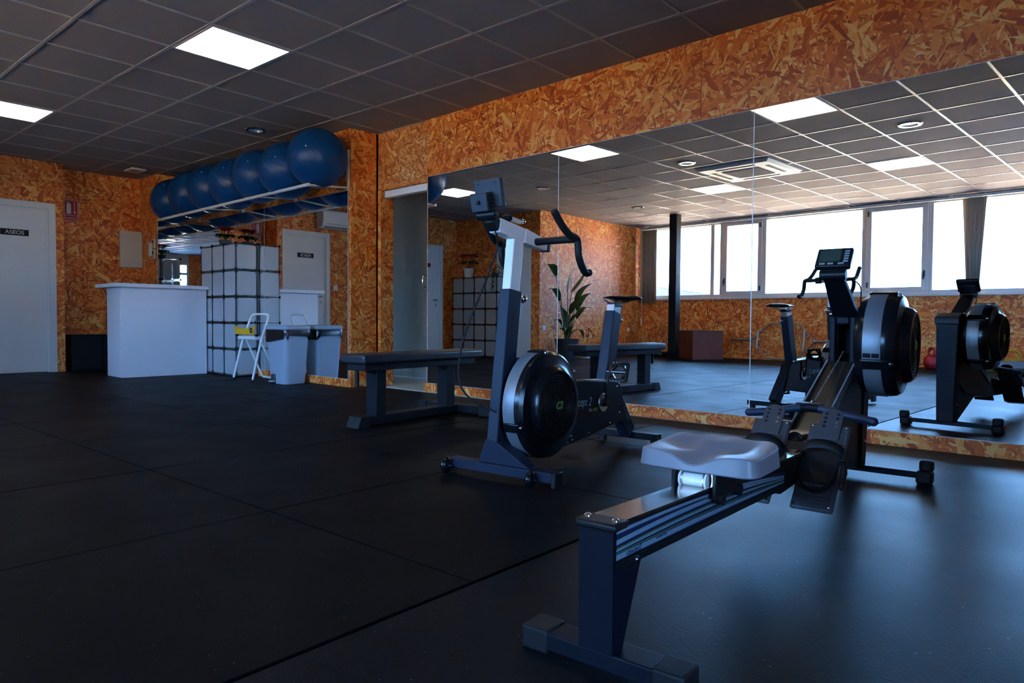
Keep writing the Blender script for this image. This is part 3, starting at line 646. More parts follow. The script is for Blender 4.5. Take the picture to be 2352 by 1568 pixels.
# sliding seat
se = MB(); nx, ny = 34, 24; sx0, sx1, sy0, sy1 = -.152, .152, .415, .635
def seat_z(x, y):
    t_ = (y - sy0) / (sy1 - sy0)
    z = .375 + .006 * t_
    z -= .030 * math.exp(-(x / .052) ** 2) * max(0, 1 - t_ * 1.35)               # tailbone notch at the back
    z -= .013 * (math.exp(-((abs(x) - .072) / .034) ** 2) * math.exp(-((t_ - .55) / .26) ** 2))   # sit bones
    z += .010 * math.exp(-((abs(x) - .03) / .05) ** 2) * max(0, t_ - .55) * 2 + .006 * math.exp(-((abs(x) - .12) / .04) ** 2) * max(0, t_ - .4) * 2
    return z - .010 * max(0, (abs(x) - .12) / .032) ** 2 * (.6)
def corner(x, y, r=.045):
    """pull the sheet's corners in to round the seat outline"""
    cx, cy_ = (sx0 + sx1) / 2, (sy0 + sy1) / 2; hx, hy = (sx1 - sx0) / 2, (sy1 - sy0) / 2
    u_, v_ = (x - cx) / hx, (y - cy_) / hy; k = 7.0
    d = (abs(u_) ** k + abs(v_) ** k) ** (1 / k); m_ = max(abs(u_), abs(v_)); s__ = (m_ / d) if d > 1e-6 else 1
    return cx + u_ * s__ * hx, cy_ + v_ * s__ * hy
for j in range(ny + 1):
    for i in range(nx + 1):
        x, y = corner(sx0 + (sx1 - sx0) * i / nx, sy0 + (sy1 - sy0) * j / ny); se.v.append(Vector((x, y, seat_z(x, y))))
for j in range(ny):
    for i in range(nx): a = j * (nx + 1) + i; se.f.append([a, a + 1, a + nx + 2, a + nx + 1]); se.mi.append(0)
edge = [i for i in range(nx + 1)] + [(j + 1) * (nx + 1) + nx for j in range(ny)] + [ny * (nx + 1) + nx - 1 - i for i in range(nx)] + [(ny - 1 - j) * (nx + 1) for j in range(ny - 1)]
base = len(se.v)
for e_ in edge:
    p = se.v[e_]; d = Vector((p.x - 0, p.y - .525, 0)) * .035
    se.v.append(Vector((p.x + d.x, p.y + d.y, .327)))
n_ = len(edge)
for k in range(n_): se.f.append([edge[k], edge[(k + 1) % n_], base + (k + 1) % n_, base + k]); se.mi.append(0)
se.f.append(list(range(base, base + n_))); se.mi.append(0)
se.build('seat', M['seatgrey'], RW, .004, ang=50)
rl = MB(); rl.cyl((-.028, .432, .3055), (.028, .432, .3055), .0165, 20); rl.build('seat_roller', M['whiteplastic'], RW)
for x in (-.036, .031): MB().lathe([(.0, 0), (.019, 0), (.021, .0025), (.021, .006), (.0, .006)], (x - .001, .432, .3055), (1, 0, 0), 22).build('roller_flange', M['whiteplastic'], RW)
for x in (-.0305, .0265): MB().lathe([(.0172, 0), (.018, 0), (.018, .004), (.0172, .004)], (x, .432, .3055), (1, 0, 0), 20, close=True).build('roller_ring', M['steel'], RW)
cb = MB()
for x in (-.060, .048): cb.box(x, x + .010, .425, .61, .262, .330)
cb.box(-.06, .058, .45, .60, .318, .329); cb.build('seat_carriage', M['black'], RW, .002)
for y in (.46, .58):
    for x in (-.056, .056): MB().lathe([(0, -.009), (.016, -.009), (.016, .009), (0, .009)], (x, y, .262), (1, 0, 0), 16).build('guide_wheel', M['rub'], RW)
# front frame: inclined chain tray, side panels, leg and feet
cx = -.025
poly = [(1.02, .242), (1.50, .292), (2.02, .520), (2.20, .560), (2.20, .300), (2.05, .22), (1.60, .165), (1.05, .150)]
MB().prism(poly, cx - .050, cx + .050).build('front_frame', M['black'], RW, .006)
MB().prism([(1.30, .276), (1.50, .2985), (2.03, .531), (2.03, .526), (1.50, .293), (1.30, .270)], cx - .056, cx + .056).build('chain_tray', M['tray'], RW)
for sgn in (-1, 1):
    b = MB(); x = cx + sgn * .056
    b.prism([(1.47, .300), (2.02, .536), (2.02, .500), (1.49, .255)], x - .003, x + .003); b.build('tray_side_strip', M['stripe_l'], RW)
sl = math.atan2(.5310 - .2985, .53)
text('frame_lettering', 'MODEL D', .034, M['stripe_n'], RW, (cx + .0594, 1.62, .330), (PI / 2, -sl, PI / 2), .2, .0002)
# side plate down to the leg
MB().prism([(1.62, .25), (2.16, .50), (2.22, .05), (2.16, .05)], cx - .036, cx + .040).build('side_panel', M['black'], RW, .004)
lg = MB(); lg.taper((cx, 2.25, .045), (cx, 2.25, .70), (.100, .10), (.130, .10), up=(0, 1, 0)); lg.build('front_leg', M['navy_shaded'], RW, .004)
MB().prism([(2.17, .690), (2.31, .690), (2.312, .735), (2.24, .765), (2.17, .765)], cx - .072, cx + .072).build('leg_top_cap', M['black'], RW, .005)
for z in (.16, .48): MB().lathe([(0, .008), (.006, .008), (.010, .002), (.010, 0), (0, 0)], (cx + .052, 2.25, z), (1, 0, 0), 12).build('bolt', M['chrome'], RW)
MB().box(-.285, .285, 2.242, 2.288, .024, .052).build('front_foot', M['navy_shaded'], RW, .004)
for s_ in (-1, 1):
    b = MB(); b.box(min(s_ * .235, s_ * .300), max(s_ * .235, s_ * .300), 2.23, 2.30, 0, .058); b.box(min(s_ * .243, s_ * .298), max(s_ * .243, s_ * .298), 2.262, 2.318, .05, .100); b.build('caster_block', M['rub'], RW, .012)
b = MB(); o_ = (-.078, .028); i_ = (-.052, .002); zo = (.497, .724); zi = (.528, .690)
for a in ((o_[0], i_[0], zo[0], zo[1]), (i_[1], o_[1], zo[0], zo[1]), (i_[0], i_[1], zo[0], zi[0]), (i_[0], i_[1], zi[1], zo[1])): b.box(a[0], a[1], 2.03, 2.075, a[2], a[3])
b.build('chain_guide_frame', M['navy_shaded'], RW, .006)
MB().box(o_[0] + .004, i_[0] + .002, 2.06, 2.20, .50, .70).build('guide_side', M['black'], RW); MB().box(i_[1] - .002, o_[1] - .004, 2.06, 2.20, .50, .70).build('guide_side', M['black'], RW)
# flywheel housing, axis along x
fy, fz, FR = 2.085, .606, .217
def flywheel(parent, cy_, cz_, R_, x0, x1, band_x, logo=True):
    w_ = x1 - x0
    h = MB(); h.lathe([(0, x0), (R_ * .72, x0), (R_ * .90, x0 + w_ * .06), (R_ * .985, x0 + w_ * .2), (R_, x0 + w_ * .34), (R_, x0 + w_ * .60), (R_ * .985, x0 + w_ * .70), (R_ * .93, x0 + w_ * .78), (R_ * .80, x0 + w_ * .80), (R_ * .74, x0 + w_ * .83), (R_ * .70, x1 - .012), (R_ * .64, x1), (R_ * .59, x1), (R_ * .58, x1 - .012), (0, x1 - .014)], (0, cy_, cz_), (1, 0, 0), 56)
    h.build('flywheel_housing', M['blackgloss'], parent, ang=28)
    MB().lathe([(R_ + .0012, band_x[0]), (R_ + .0022, band_x[0] + .003), (R_ + .0022, band_x[1] - .003), (R_ + .0012, band_x[1])], (0, cy_, cz_), (1, 0, 0), 56).build('vent_band', M['band'], parent)
    g = MB()
    for k in range(9): g.ring(R_ * (.16 + .05 * k), .0017, (x1 - .004, cy_, cz_), (1, 0, 0), 40, 6)
    g.build('grille_rings', M['black'], parent)
    s__ = MB()
    for a in (0.35, 1.92, 3.49, 5.06): s__.tube([(x1 - .006, cy_ + R_ * .1 * math.cos(a), cz_ + R_ * .1 * math.sin(a)), (x1 - .006, cy_ + R_ * .58 * math.cos(a), cz_ + R_ * .58 * math.sin(a))], .0018, 6)
    s__.build('grille_spokes', M['black'], parent)
    MB().lathe([(0, x1 + .001), (R_ * .13, x1 - .001), (R_ * .14, x1 - .012)], (0, cy_, cz_), (1, 0, 0), 24).build('grille_hub', M['black'], parent)
    text('logo', 'C2', R_ * .19, M['logo_g'], parent, (x1 + .0015, cy_, cz_ - R_ * .06), (PI / 2, 0, PI / 2), .25, .0006, 'CENTER')
    for a in (math.radians(200), math.radians(100), math.radians(315), math.radians(35)):
        M_ = Matrix.Translation((0, cy_, cz_)) @ Matrix.Rotation(a, 4, 'X')
        c_ = MB(); c_.box(x0 + w_ * .18, x0 + w_ * .70, R_ - .004, R_ + .008, -.022, .022); c_.xf(M_); c_.build('clamp', M['blackgloss'], parent, .006)
        q = MB(); q.box(x0 + w_ * .62, x0 + w_ * .76, R_ - .012, R_ + .004, -.008, .008); q.xf(M_); q.build('clamp_latch', M['chrome'], parent, .003)
flywheel(RW, fy, fz, FR, .040, .245, (.085, .152))
b = MB(); M_ = Matrix.Translation((0, fy, fz)) @ Matrix.Rotation(math.radians(193), 4, 'X')
for x in (.088, .120):
    for z in (-.020, .004): b.box(x, x + .028, FR, FR + .006, z, z + .018)
b.xf(M_).build('vent_buckle', M['black'], RW, .002)
# monitor on its arm
a0, a1 = Vector((cx, 2.08, .735)), Vector((cx, 1.865, .885))
MB().taper(a0, a1, (.105, .030), (.078, .026), up=(0, .6, .8)).build('monitor_arm', M['black'], RW, .004)
MB().cyl((cx - .066, 2.09, .735), (cx + .066, 2.09, .735), .011, 12).build('arm_pin', M['chrome'], RW)
MB().cyl((cx - .050, 1.85, .893), (cx + .050, 1.85, .893), .020, 20).build('pivot_tube', M['black'], RW)
mt = Matrix.Translation((cx, 1.865, .958)) @ Matrix.Rotation(math.radians(-40), 4, 'X')
MB().box(-.068, .068, -.014, .012, -.052, .052).xf(mt).build('monitor', M['black'], RW, .006)
mon = RW.children[-1]
MB().box(-.055, .028, -.0155, -.0135, -.026, .040).xf(mt).build('screen', M['lcd'], mon)
for k in range(5): MB().box(.040, .058, -.0165, -.013, .026 - k * .014, .033 - k * .014).xf(mt).build('button', M['logo_grey'], mon)
for x in (-.050, -.018, .022): MB().box(x, x + .022, -.0165, -.013, -.042, -.034).xf(mt).build('button', M['logo_grey'], mon)
MB().box(-.05, .05, .012, .035, -.05, .02).xf(mt).build('battery_box', M['black'], RW, .004)
MB().tube(smooth_path([(cx + .052, 1.92, .88), (cx + .078, 1.97, .85), (cx + .072, 2.02, .78), (cx + .058, 2.08, .73)], 5), .0028, 6).build('cable', M['rub'], RW)
# handle with chain
hp = smooth_path([(-.232, 1.485, .348), (-.15, 1.505, .357), (-.07, 1.53, .372), (cx, 1.54, .378), (.03, 1.53, .375), (.11, 1.505, .364), (.205, 1.485, .352)], 4)
MB().tube(hp[:10], [.0155] * 10, 12).build('handle_grip', M['grip'], RW); MB().tube(hp[14:], [.0155] * len(hp[14:]), 12).build('handle_grip', M['grip'], RW)
for p in (hp[0], hp[-1]): MB().ball(p, .0162, 12, 8).build('grip_end', M['grip'], RW)
MB().tube(hp[9:16], .0165, 12).build('handle_centre', M['navy_shaded'], RW)
b = MB(); b.prism([(cx - .055, 1.545), (cx - .03, 1.585), (cx + .03, 1.585), (cx + .055, 1.545)], .372, .394, 'z'); b.build('handle_yoke', M['black'], RW, .006)
ch = MB(); p0, p1 = Vector((cx, 1.585, .386)), Vector((cx, 2.06, .575)); nl = 54
for k in range(nl):
    p = p0.lerp(p1, k / nl); q = p0.lerp(p1, (k + .75) / nl)
    ch.beam(p, q, .0065 if k % 2 else .0035, .0035 if k % 2 else .0065)
ch.build('chain', M['steel'], RW)
MB().cyl((cx, 1.575, .384), (cx, 1.60, .392), .009, 12).build('chain_swivel', M['chrome'], RW)
# foot stretchers
def footrest(sg):
    xc = cx + .098 * sg + .028
    bA, bB = Vector((xc, 1.105, .100)), Vector((xc, 1.345, .345)); dr = (bB - bA).normalized(); nrm = Vector((0, -dr.z, dr.y)); fr = Matrix((Vector((1, 0, 0)), dr, nrm)).transposed().to_4x4(); fr.translation = bA
    Lh = (bB - bA).length
    MB().box(-.066, .066, 0, Lh, -.008, .008).xf(fr).build('foot_plate', M['pad'], RW, .008)
    pl = RW.children[-1]
    r = MB()
    for k in range(6): r.box(-.052, .052, .025 + k * .012, .030 + k * .012, .008, .0105)
    for k in range(5): r.box(-.048, .048, Lh - .085 + k * .013, Lh - .080 + k * .013, .008, .0105)
    r.xf(fr).build('tread_ribs', M['pad'], pl)
    for sx in (-.054, .054):
        for yy in (.014, Lh - .014): q = MB(); q.lathe([(0, .003), (.004, .002), (.005, 0)], (sx, yy, .008), (0, 0, 1), 10); q.xf(fr).build('screw', M['chrome'], pl)
    tb = MB(); n = 10; out = [(-.036, Lh - .07), (.036, Lh - .07), (.036, Lh + .035)] + [(.036 * math.cos(a * PI / n), Lh + .035 + .026 * math.sin(a * PI / n)) for a in range(1, n)] + [(-.036, Lh + .035)]
    tb.prism(out, .010, .015, 'z'); tb.xf(fr).build('flex_tab', M['pad'], RW, .002)
    tab = RW.children[-1]
    for k in range(4):
        for sx in (-.019, .019): q = MB(); q.lathe([(0, .0006), (.0055, .0006), (.0055, 0)], (sx, Lh + .038 - k * .018, .015), (0, 0, 1), 12); q.xf(fr).build('peg_hole', M['black'] if k < 2 or sx < 0 else M['steel'], tab)
    hc = MB(); nn = 14                                                   # heel cup: curved shell round the heel
    for i in range(nn + 1):
        a = PI + PI * i / nn
        for hgt, rr in ((.010, 1.0), (.034, 1.06), (.040, 1.0), (.012, .93)): hc.v.append(Vector((.056 * rr * math.cos(a), .135 + .075 * rr * math.sin(a), hgt)))
    for i in range(nn):
        for k in range(4): hc.f.append([i * 4 + k, i * 4 + (k + 1) % 4, (i + 1) * 4 + (k + 1) % 4, (i + 1) * 4 + k]); hc.mi.append(0)
    hc.xf(fr).build('heel_cup', M['rub'], RW, ang=60)
    MB().box(-.054, .054, .10, .24, .009, .013).xf(fr).build('insole', M['rub'], RW, .004)
    st = MB(); ns = 16; ys = .205
    for i in range(ns + 1):
        a = PI * i / ns
        for dy in (-.018, .018): st.v.append(Vector((-.066 * math.cos(a), ys + dy + .012 * math.sin(a), .006 + .058 * math.sin(a) ** .8)))
    for i in range(ns): st.f.append([2 * i, 2 * i + 1, 2 * i + 3, 2 * i + 2]); st.mi.append(0)
    o = st.xf(fr).build('foot_strap', M['rub'], RW, fix=False, ang=70); o.modifiers.new('thick', 'SOLIDIFY').thickness = .004
    sd_ = 1 if sg > 0 else -1
    bk = MB(); bk.box(sd_ * .066 - .010, sd_ * .066 + .012, ys - .024, ys + .026, .000, .034); bk.tube([(sd_ * .07, ys - .02, .02), (sd_ * .082, ys - .07, .03), (sd_ * .078, ys - .125, .02)], [.008, .009, .007], 8); bk.xf(fr).build('strap_buckle', M['black'], RW, .004)
footrest(-1); footrest(1)
MB().prism([(1.16, .235), (1.30, .285), (1.36, .265), (1.30, .20), (1.16, .19)], cx - .062, cx + .062).build('stretcher_bracket', M['black'], RW, .01)
b = MB(); b.tube(smooth_path([(cx - .03, 1.36, .286), (cx, 1.37, .300), (cx + .03, 1.36, .286)], 4), .008, 8); b.build('handle_hook', M['black'], RW)

# ================================================================== exercise bike (local y runs from the front foot to the rear foot)
BK = thing('exercise_bike', 'black exercise bike with round flywheel, saddle and curved handlebars beside the mirror', 'exercise bike', (2.56, -2.19, 0), rot_for(-.13, 1.2))
MB().box(-.292, .292, -.030, .030, .030, .072).build('front_foot', M['navy'], BK, .003)
for s_ in (-1, 1): MB().box(min(s_ * .28, s_ * .302), max(s_ * .28, s_ * .302), -.033, .033, .012, .075).build('foot_cap', M['rub'], BK, .004)
for x in (-.272, .196):
    wv = MB(); wv.lathe([(0, -.020), (.018, -.019), (.031, -.012), (.0375, 0), (.031, .012), (.018, .019), (0, .020)], (x, -.052, .040), (1, 0, 0), 24); wv.build('transport_wheel', M['blackgloss'], BK, ang=60)
    MB().cyl((x + .018, -.052, .040), (x + .024, -.052, .040), .006, 10).build('wheel_bolt', M['chrome'], BK)
pv = -.034
g_ = MB(); g_.add([(-.105, -.028, .074), (.170, -.028, .074), (.170, .030, .074), (-.105, .030, .074), (pv - .032, -.030, .178), (pv + .030, -.030, .170), (pv + .030, .070, .170), (pv - .032, .070, .178)], [(0, 3, 2, 1), (4, 5, 6, 7), (0, 1, 5, 4), (1, 2, 6, 5), (2, 3, 7, 6), (3, 0, 4, 7)]); g_.build('foot_gusset', M['navy'], BK, .003)
MB().beam((pv, .020, .16), (pv, .108, .832), .060, .092, up=(0, 1, 0)).build('main_post', M['navy'], BK, .005)
MB().beam((pv, .098, .76), (pv, .137, 1.062), .046, .074, up=(0, 1, 0)).build('sliding_post', M['silver'], BK, .004)
b = MB(); b.cyl((pv, .150, .795), (pv, .185, .795), .009, 12); b.ball((pv, .200, .795), .019, 14, 10); b.build('height_knob', M['chrome'], BK)
b = MB(); b.box(pv + .0305, pv + .0325, .080, .108, .700, .745); b.build('index_slot', M['black'], BK, .004)
# handlebar beam
hb0, hb1 = Vector((pv, -.010, 1.108)), Vector((pv, .365, 1.052))
MB().taper(hb0, hb0.lerp(hb1, .48), (.058, .062), (.060, .064)).build('handlebar_beam', M['silver'], BK, .004)
MB().taper(hb0.lerp(hb1, .485), hb1, (.066, .066), (.046, .050)).build('handlebar_sleeve', M['silver'], BK, .004)
MB().taper(hb1, hb1 + Vector((0, .025, -.004)), (.050, .056), (.050, .050)).build('sleeve_cap', M['black'], BK, .004)
MB().beam((pv, .10, 1.150), (pv, .17, 1.142), .022, .018).build('clamp_lever', M['rackw'], BK, .003); MB().ball((pv + .016, .175, 1.145), .011, 12, 8).build('lever_bolt', M['chrome'], BK)
kn = MB(); kn.lathe([(0, 0), (.010, 0), (.024, .010), (.026, .024), (.018, .032), (0, .034)], (pv, .075, 1.132), (0, 0, 1), 12); kn.build('clamp_knob', M['rub'], BK)
yc, zc = .262, 1.060; hw = .210; hc = .002
cb_ = MB().tube([(-hw + hc, yc, zc), (hw + hc, yc, zc)], .0165, 14).build('crossbar', M['rub'], BK)
for s_ in (-1, 1):
    X = hc + s_ * hw
    pts = smooth_path([(X - s_ * .018, yc - .150, zc + .100), (X - s_ * .012, yc - .105, zc + .052), (X - s_ * .004, yc - .055, zc + .014), (X, yc, zc), (X + s_ * .004, yc + .006, zc - .030), (X + s_ * .004, yc + .014, zc - .075), (X, yc + .050, zc - .120), (X - s_ * .004, yc + .090, zc - .145), (X - s_ * .004, yc + .118, zc - .142)], 5)
    MB().tube(pts, .0165, 14).build('grip', M['rub'], BK, ang=60); MB().ball(pts[0], .0166, 12, 8).build('grip_end', M['rub'], BK); MB().ball(pts[-1], .0166, 12, 8).build('grip_end', M['rub'], BK)
# monitor
MB().beam((pv, -.005, 1.098), (pv, -.045, 1.135), .050, .050).build('monitor_bracket', M['black'], BK, .006)
MB().cyl((pv - .055, -.052, 1.148), (pv + .042, -.052, 1.148), .021, 20).build('pivot_tube', M['black'], BK); MB().lathe([(0, .004), (.008, .003), (.010, 0), (0, 0)], (pv + .042, -.052, 1.148), (1, 0, 0), 16).build('pivot_bolt', M['chrome'], BK)
mt = Matrix.Translation((pv - .005, -.050, 1.238)) @ Matrix.Rotation(math.radians(14), 4, 'X')
MB().box(-.072, .072, -.006, .020, -.060, .062).xf(mt).build('monitor', M['potgrey'], BK, .006); mon = BK.children[-1]
MB().box(-.058, .040, .0195, .0215, -.02, .045).xf(mt).build('screen', M['lcd'], mon)
for x in (-.045, .045): MB().cyl((x, -.0075, .045), (x, -.005, .045), .004, 10).xf(mt).build('screw', M['black'], mon)
MB().box(-.060, .030, -.058, -.008, -.070, .010).xf(mt).build('battery_box', M['potgrey'], BK, .005)
MB().lathe([(0, .012), (.008, .011), (.010, 0), (0, 0)], (-.015, -.058, -.030), (0, -1, 0), 14).xf(mt).build('dial', M['black'], BK)
q = MB()
for k in range(4): q.box(.031, .034, -.050 + k * .001, -.018, -.060 + k * .016, -.050 + k * .016)
q.xf(mt).build('port', M['black'], BK)
MB().tube(smooth_path([(pv + .01, -.03, 1.10), (pv - .01, .02, 1.02), (pv - .03, -.04, .86), (pv - .09, -.11, .62), (pv - .10, -.13, .45), (pv - .06, -.10, .36), (pv + .03, -.03, .30)], 8), .0042, 8).build('cable', M['rub'], BK, ang=60)
# flywheel, side cover, rear frame
flywheel(BK, .205, .321, .240, .000, .165, (.032, .092))
b = MB(); b.beam((pv + .02, .06, .17), (pv + .02, .10, .34), .05, .05, up=(0, 1, 0)); b.build('flywheel_bracket', M['black'], BK)
cov = [(.30, .405), (.62, .400), (.965, .375), (1.00, .350), (1.035, .26), (1.085, .14), (.98, .150), (.62, .105), (.34, .085)]
MB().prism(cov, -.030, .052).build('side_cover', M['navy2'], BK, .006); sc_ = BK.children[-1]
text('cover_lettering', 'concept 2', .062, M['logo_grey'], BK, (.0526, .465, .278), (PI / 2, .05, PI / 2), .22, .0003, sx=.86)
text('cover_lettering', 'Bike', .022, M['logo_grey'], BK, (.0526, .655, .238), (PI / 2, .03, PI / 2), .2, .0003)
text('cover_lettering', 'ERG', .022, M['logo_y'], BK, (.0526, .702, .236), (PI / 2, .03, PI / 2), .2, .0003)
MB().prism([(.42, .406), (.93, .384), (.93, .378), (.42, .399)], -.024, .046).build('cover_top_strip', M['silver'], BK)
for y, z in ((.50, .115), (.66, .130), (.88, .155), (.985, .20), (.955, .345), (.46, .105)): MB().lathe([(0, .004), (.004, .003), (.006, 0), (0, 0)], (.052, y, z), (1, 0, 0), 10).build('cover_screw', M['chrome'], sc_)
MB().beam((.008, 1.01, .26), (.008, 1.165, .065), .062, .085, up=(0, 1, 0)).build('rear_leg', M['navy'], BK, .004)
MB().box(-.195, .195, 1.155, 1.215, .034, .070).build('rear_foot', M['navy2'], BK, .004)
for x in (-.16, .165): MB().cyl((x, 1.185, 0), (x, 1.185, .036), .022, 16).build('levelling_foot', M['rub'], BK)
MB().beam((.005, .895, .350), (.005, .988, .745), .060, .088, up=(0, 1, 0)).build('seat_tube', M['navy'], BK, .005)
MB().beam((.005, .985, .735), (.005, .996, .780), .048, .074, up=(0, 1, 0)).build('seat_post', M['steel'], BK, .003)
MB().box(-.022, .032, .965, 1.045, .772, .796).build('saddle_clamp', M['black'], BK, .004)
b = MB(); b.cyl((.005, 1.03, .70), (.005, 1.062, .70), .008, 10); b.ball((.005, 1.070, .70), .013, 12, 8); b.build('seat_knob', M['chrome'], BK)
rr = MB()
for x in (-.018, .028): rr.tube(smooth_path([(x, .925, .812), (x, .98, .796), (x, 1.05, .796), (x * 1.9, 1.13, .815)], 4), .0035, 8)
rr.build('saddle_rail', M['steel'], BK)
sa = MB(); prof = [(.885, .008, .826, .010), (.900, .018, .832, .018), (.94, .024, .836, .024), (.99, .032, .835, .028), (1.04, .055, .833, .030), (1.09, .085, .834, .034), (1.13, .098, .838, .036), (1.155, .094, .838, .032), (1.172, .070, .834, .022), (1.180, .03, .830, .010)]
nr = 18
for y, hw_, zt, th_ in prof:
    for k in range(nr):
        a = 2 * PI * k / nr; x = hw_ * math.cos(a); z = (zt - th_ * .45) + th_ * .55 * math.sin(a) * (1 if math.sin(a) > 0 else .8); sa.v.append(Vector((.005 + x, y, z - (.006 * math.exp(-(x / .02) ** 2) if math.sin(a) > 0 else 0))))
for i in range(len(prof) - 1):
    for k in range(nr): sa.f.append([i * nr + k, i * nr + (k + 1) % nr, (i + 1) * nr + (k + 1) % nr, (i + 1) * nr + k]); sa.mi.append(0)
sa.f += [list(range(nr)), [(len(prof) - 1) * nr + k for k in range(nr)]]; sa.mi += [0, 0]
o = sa.build('saddle', M['blackgloss'], BK, ang=60); sm = o.modifiers.new('sub', 'SUBSURF'); sm.levels = 1; sm.render_levels = 1
# cranks and pedals
cyk, czk = .790, .272
MB().lathe([(.020, .056), (.046, .056), (.050, .060), (.046, .064), (.020, .064)], (0, cyk, czk), (1, 0, 0), 28, close=True).build('chainring_cover', M['steel'], BK); MB().lathe([(0, .086), (.018, .085), (.021, .055), (0, .055)], (0, cyk, czk), (1, 0, 0), 18).build('crank_boss', M['black'], BK)
def crank(sg, dz):
    x = .078 if sg > 0 else -.058
    MB().taper((x, cyk, czk), (x + sg * .010, cyk + .004, czk + dz), (.014, .030), (.012, .022), up=(0, 1, 0)).build('crank_arm', M['black'], BK, .004)
    zc_ = czk + dz; p = MB(); xa = x + sg * .022; xb = x + sg * .115; yy = cyk + .004; hw_ = .046; zt = .052
    M_ = Matrix.Translation((0, yy, zc_)) @ Matrix.Rotation(math.radians(72 if sg > 0 else 0), 4, 'X')
    for s1 in (-1, 1):
        p.beam((xa, s1 * hw_ * .8, 0), (xb, s1 * hw_, 0), .012, .016); p.beam((xa, 0, 0), (xa + sg * .03, s1 * hw_ * .8, 0), .01, .014); p.beam((xb, 0, 0), (xb - sg * .03, s1 * hw_ * .9, 0), .01, .014)
        for k in range(5): xx = xa + (xb - xa) * (k + .5) / 5; p.cyl((xx, s1 * hw_, 0), (xx, s1 * (hw_ + .002), .013), .0025, 6)
    p.beam((xb, -hw_, 0), (xb, hw_, 0), .012, .016); p.beam((xa, -hw_ * .8, 0), (xa, hw_ * .8, 0), .012, .016); p.tube([(x, 0, 0), (xb, 0, 0)], [.008, .008], 10)
    p.xf(M_).build('pedal', M['blackgloss'], BK)
crank(1, .163); crank(-1, -.165)

# ================================================================== flat bench
BN = thing('weight_bench', 'flat black padded weight bench standing before the passage and mirror', 'bench', (.885, -1.8, 0), rot_for(-.115, .99))
v0 = .012
MB().box(v0 - .052, v0 + .052, -.01, .93, .012, .068).build('base_rail', M['navy2'], BN, .003)
b = MB(); b.prism([(-.035, 0), (.065, 0), (.065, .074), (-.008, .074)], v0 - .058, v0 + .058); b.build('rubber_foot', M['rub'], BN, .004)
MB().box(v0 - .31, v0 + .31, .925, 1.03, .012, .066).build('cross_foot', M['navy2'], BN, .003)
for s_ in (-1, 1):
    b = MB(); x0, x1 = v0 + s_ * .26, v0 + s_ * .36
    b.prism([(x0, 0), (x1, 0), (x1 - s_ * .03, .072), (x0, .072)], .918, 1.038, 'y'); b.build('rubber_foot', M['rub'], BN, .004)
for y in (.13, .815): MB().box(v0 - .05, v0 + .05, y, y + .085, .066, .37).build('upright', M['navy2'], BN, .003)
MB().box(v0 - .085, v0 + .085, .0, 1.09, .366, .412).build('pad_frame', M['navy2'], BN, .003)
MB().box(v0 - .118, v0 + .118, -.035, 1.145, .410, .472).build('pad', M['leather'], BN, .016, seg=4)
MB().cyl((v0 - .015, .02, .262), (v0 - .015, .02, .367), .014, 14).build('lifting_handle', M['rub'], BN)

# ================================================================== ball rack and balls
RK = thing('ball_rack', 'white wall rack with a long front bar under the blue balls', 'rack', (0, 0, 0))
by, bz = -.80, 1.972
MB().tube([(-5.05, by, bz), (-1.335, by, bz)], .016, 14).build('front_bar', M['rackw'], RK)
for x in (-4.86, -3.62, -2.38, -1.365):
    b = MB(); b.tube([(x, by + .005, bz), (x, YL - .025, bz + .035)], .009, 10); b.build('arm', M['rackw'], RK)
    MB().box(x - .016, x + .016, YL - .022, YL - .002, bz + .01, bz + .415).build('wall_plate', M['rackw'], RK, .003)
bx = [-1.425, -2.005, -2.588, -3.17, -3.752, -4.334, -4.916]; bzz = [2.256, 2.215, 2.235, 2.225, 2.24, 2.235, 2.215]
names = ['blue exercise ball at the near right end of the rack, by the pilaster', 'second blue exercise ball from the pilaster on the rack', 'third blue exercise ball from the pilaster on the rack', 'middle blue exercise ball, fourth from either end of the rack', 'third blue exercise ball from the far left end of the rack', 'second blue exercise ball from the far left end of the rack', 'blue exercise ball at the far left end of the rack']
for k, x in enumerate(bx):
    t = thing('exercise_ball', names[k], 'exercise ball', (x, -.650, bzz[k]), 0, 'blue exercise balls on the wall rack')
    r = .288; b = MB(); prof = []
    for i in range(65):
        a = -PI / 2 + PI * i / 64; rr_ = r - (.0016 if (abs(math.sin(a)) < .62 and i % 3 == 1) else 0)
        prof.append((max(0, rr_ * math.cos(a)), rr_ * math.sin(a)))
    ax = Vector((math.sin(k * 2.3), math.cos(k * 1.7), .7 + .4 * math.sin(k))).normalized()
    o = b.lathe(prof, (0, 0, 0), (0, 0, 1), 48).build('ball_skin', M['ball'], t, ang=80); o.rotation_euler = ax.to_track_quat('Z', 'Y').to_euler()
    pl_ = MB().lathe([(0, .004), (.006, .004), (.008, 0), (0, 0)], (0, 0, r - .001), (0, 0, 1), 12).build('valve_plug', M['whiteplastic'], t); pl_.rotation_euler = Vector((.55, -.75, .18 + .1 * k)).to_track_quat('Z', 'Y').to_euler()

# ================================================================== reception counter
CT = thing('reception_counter', 'white laminate reception counter with a thin overhanging top', 'counter', (0, 0, 0))
MB().box(-4.02, -4.0, -1.60, -.63, 0, 1.035).build('front_panel', M['white'], CT, .002)
MB().box(-4.47, -4.021, -1.60, -1.575, 0, 1.035).build('end_panel', M['white'], CT, .002)
MB().box(-4.65, -3.94, -1.67, -.625, 1.036, 1.078).build('worktop', M['white'], CT, .002)
MB().box(-4.45, -4.021, -.66, -.635, 0, 1.035).build('end_panel', M['white'], CT, .002)
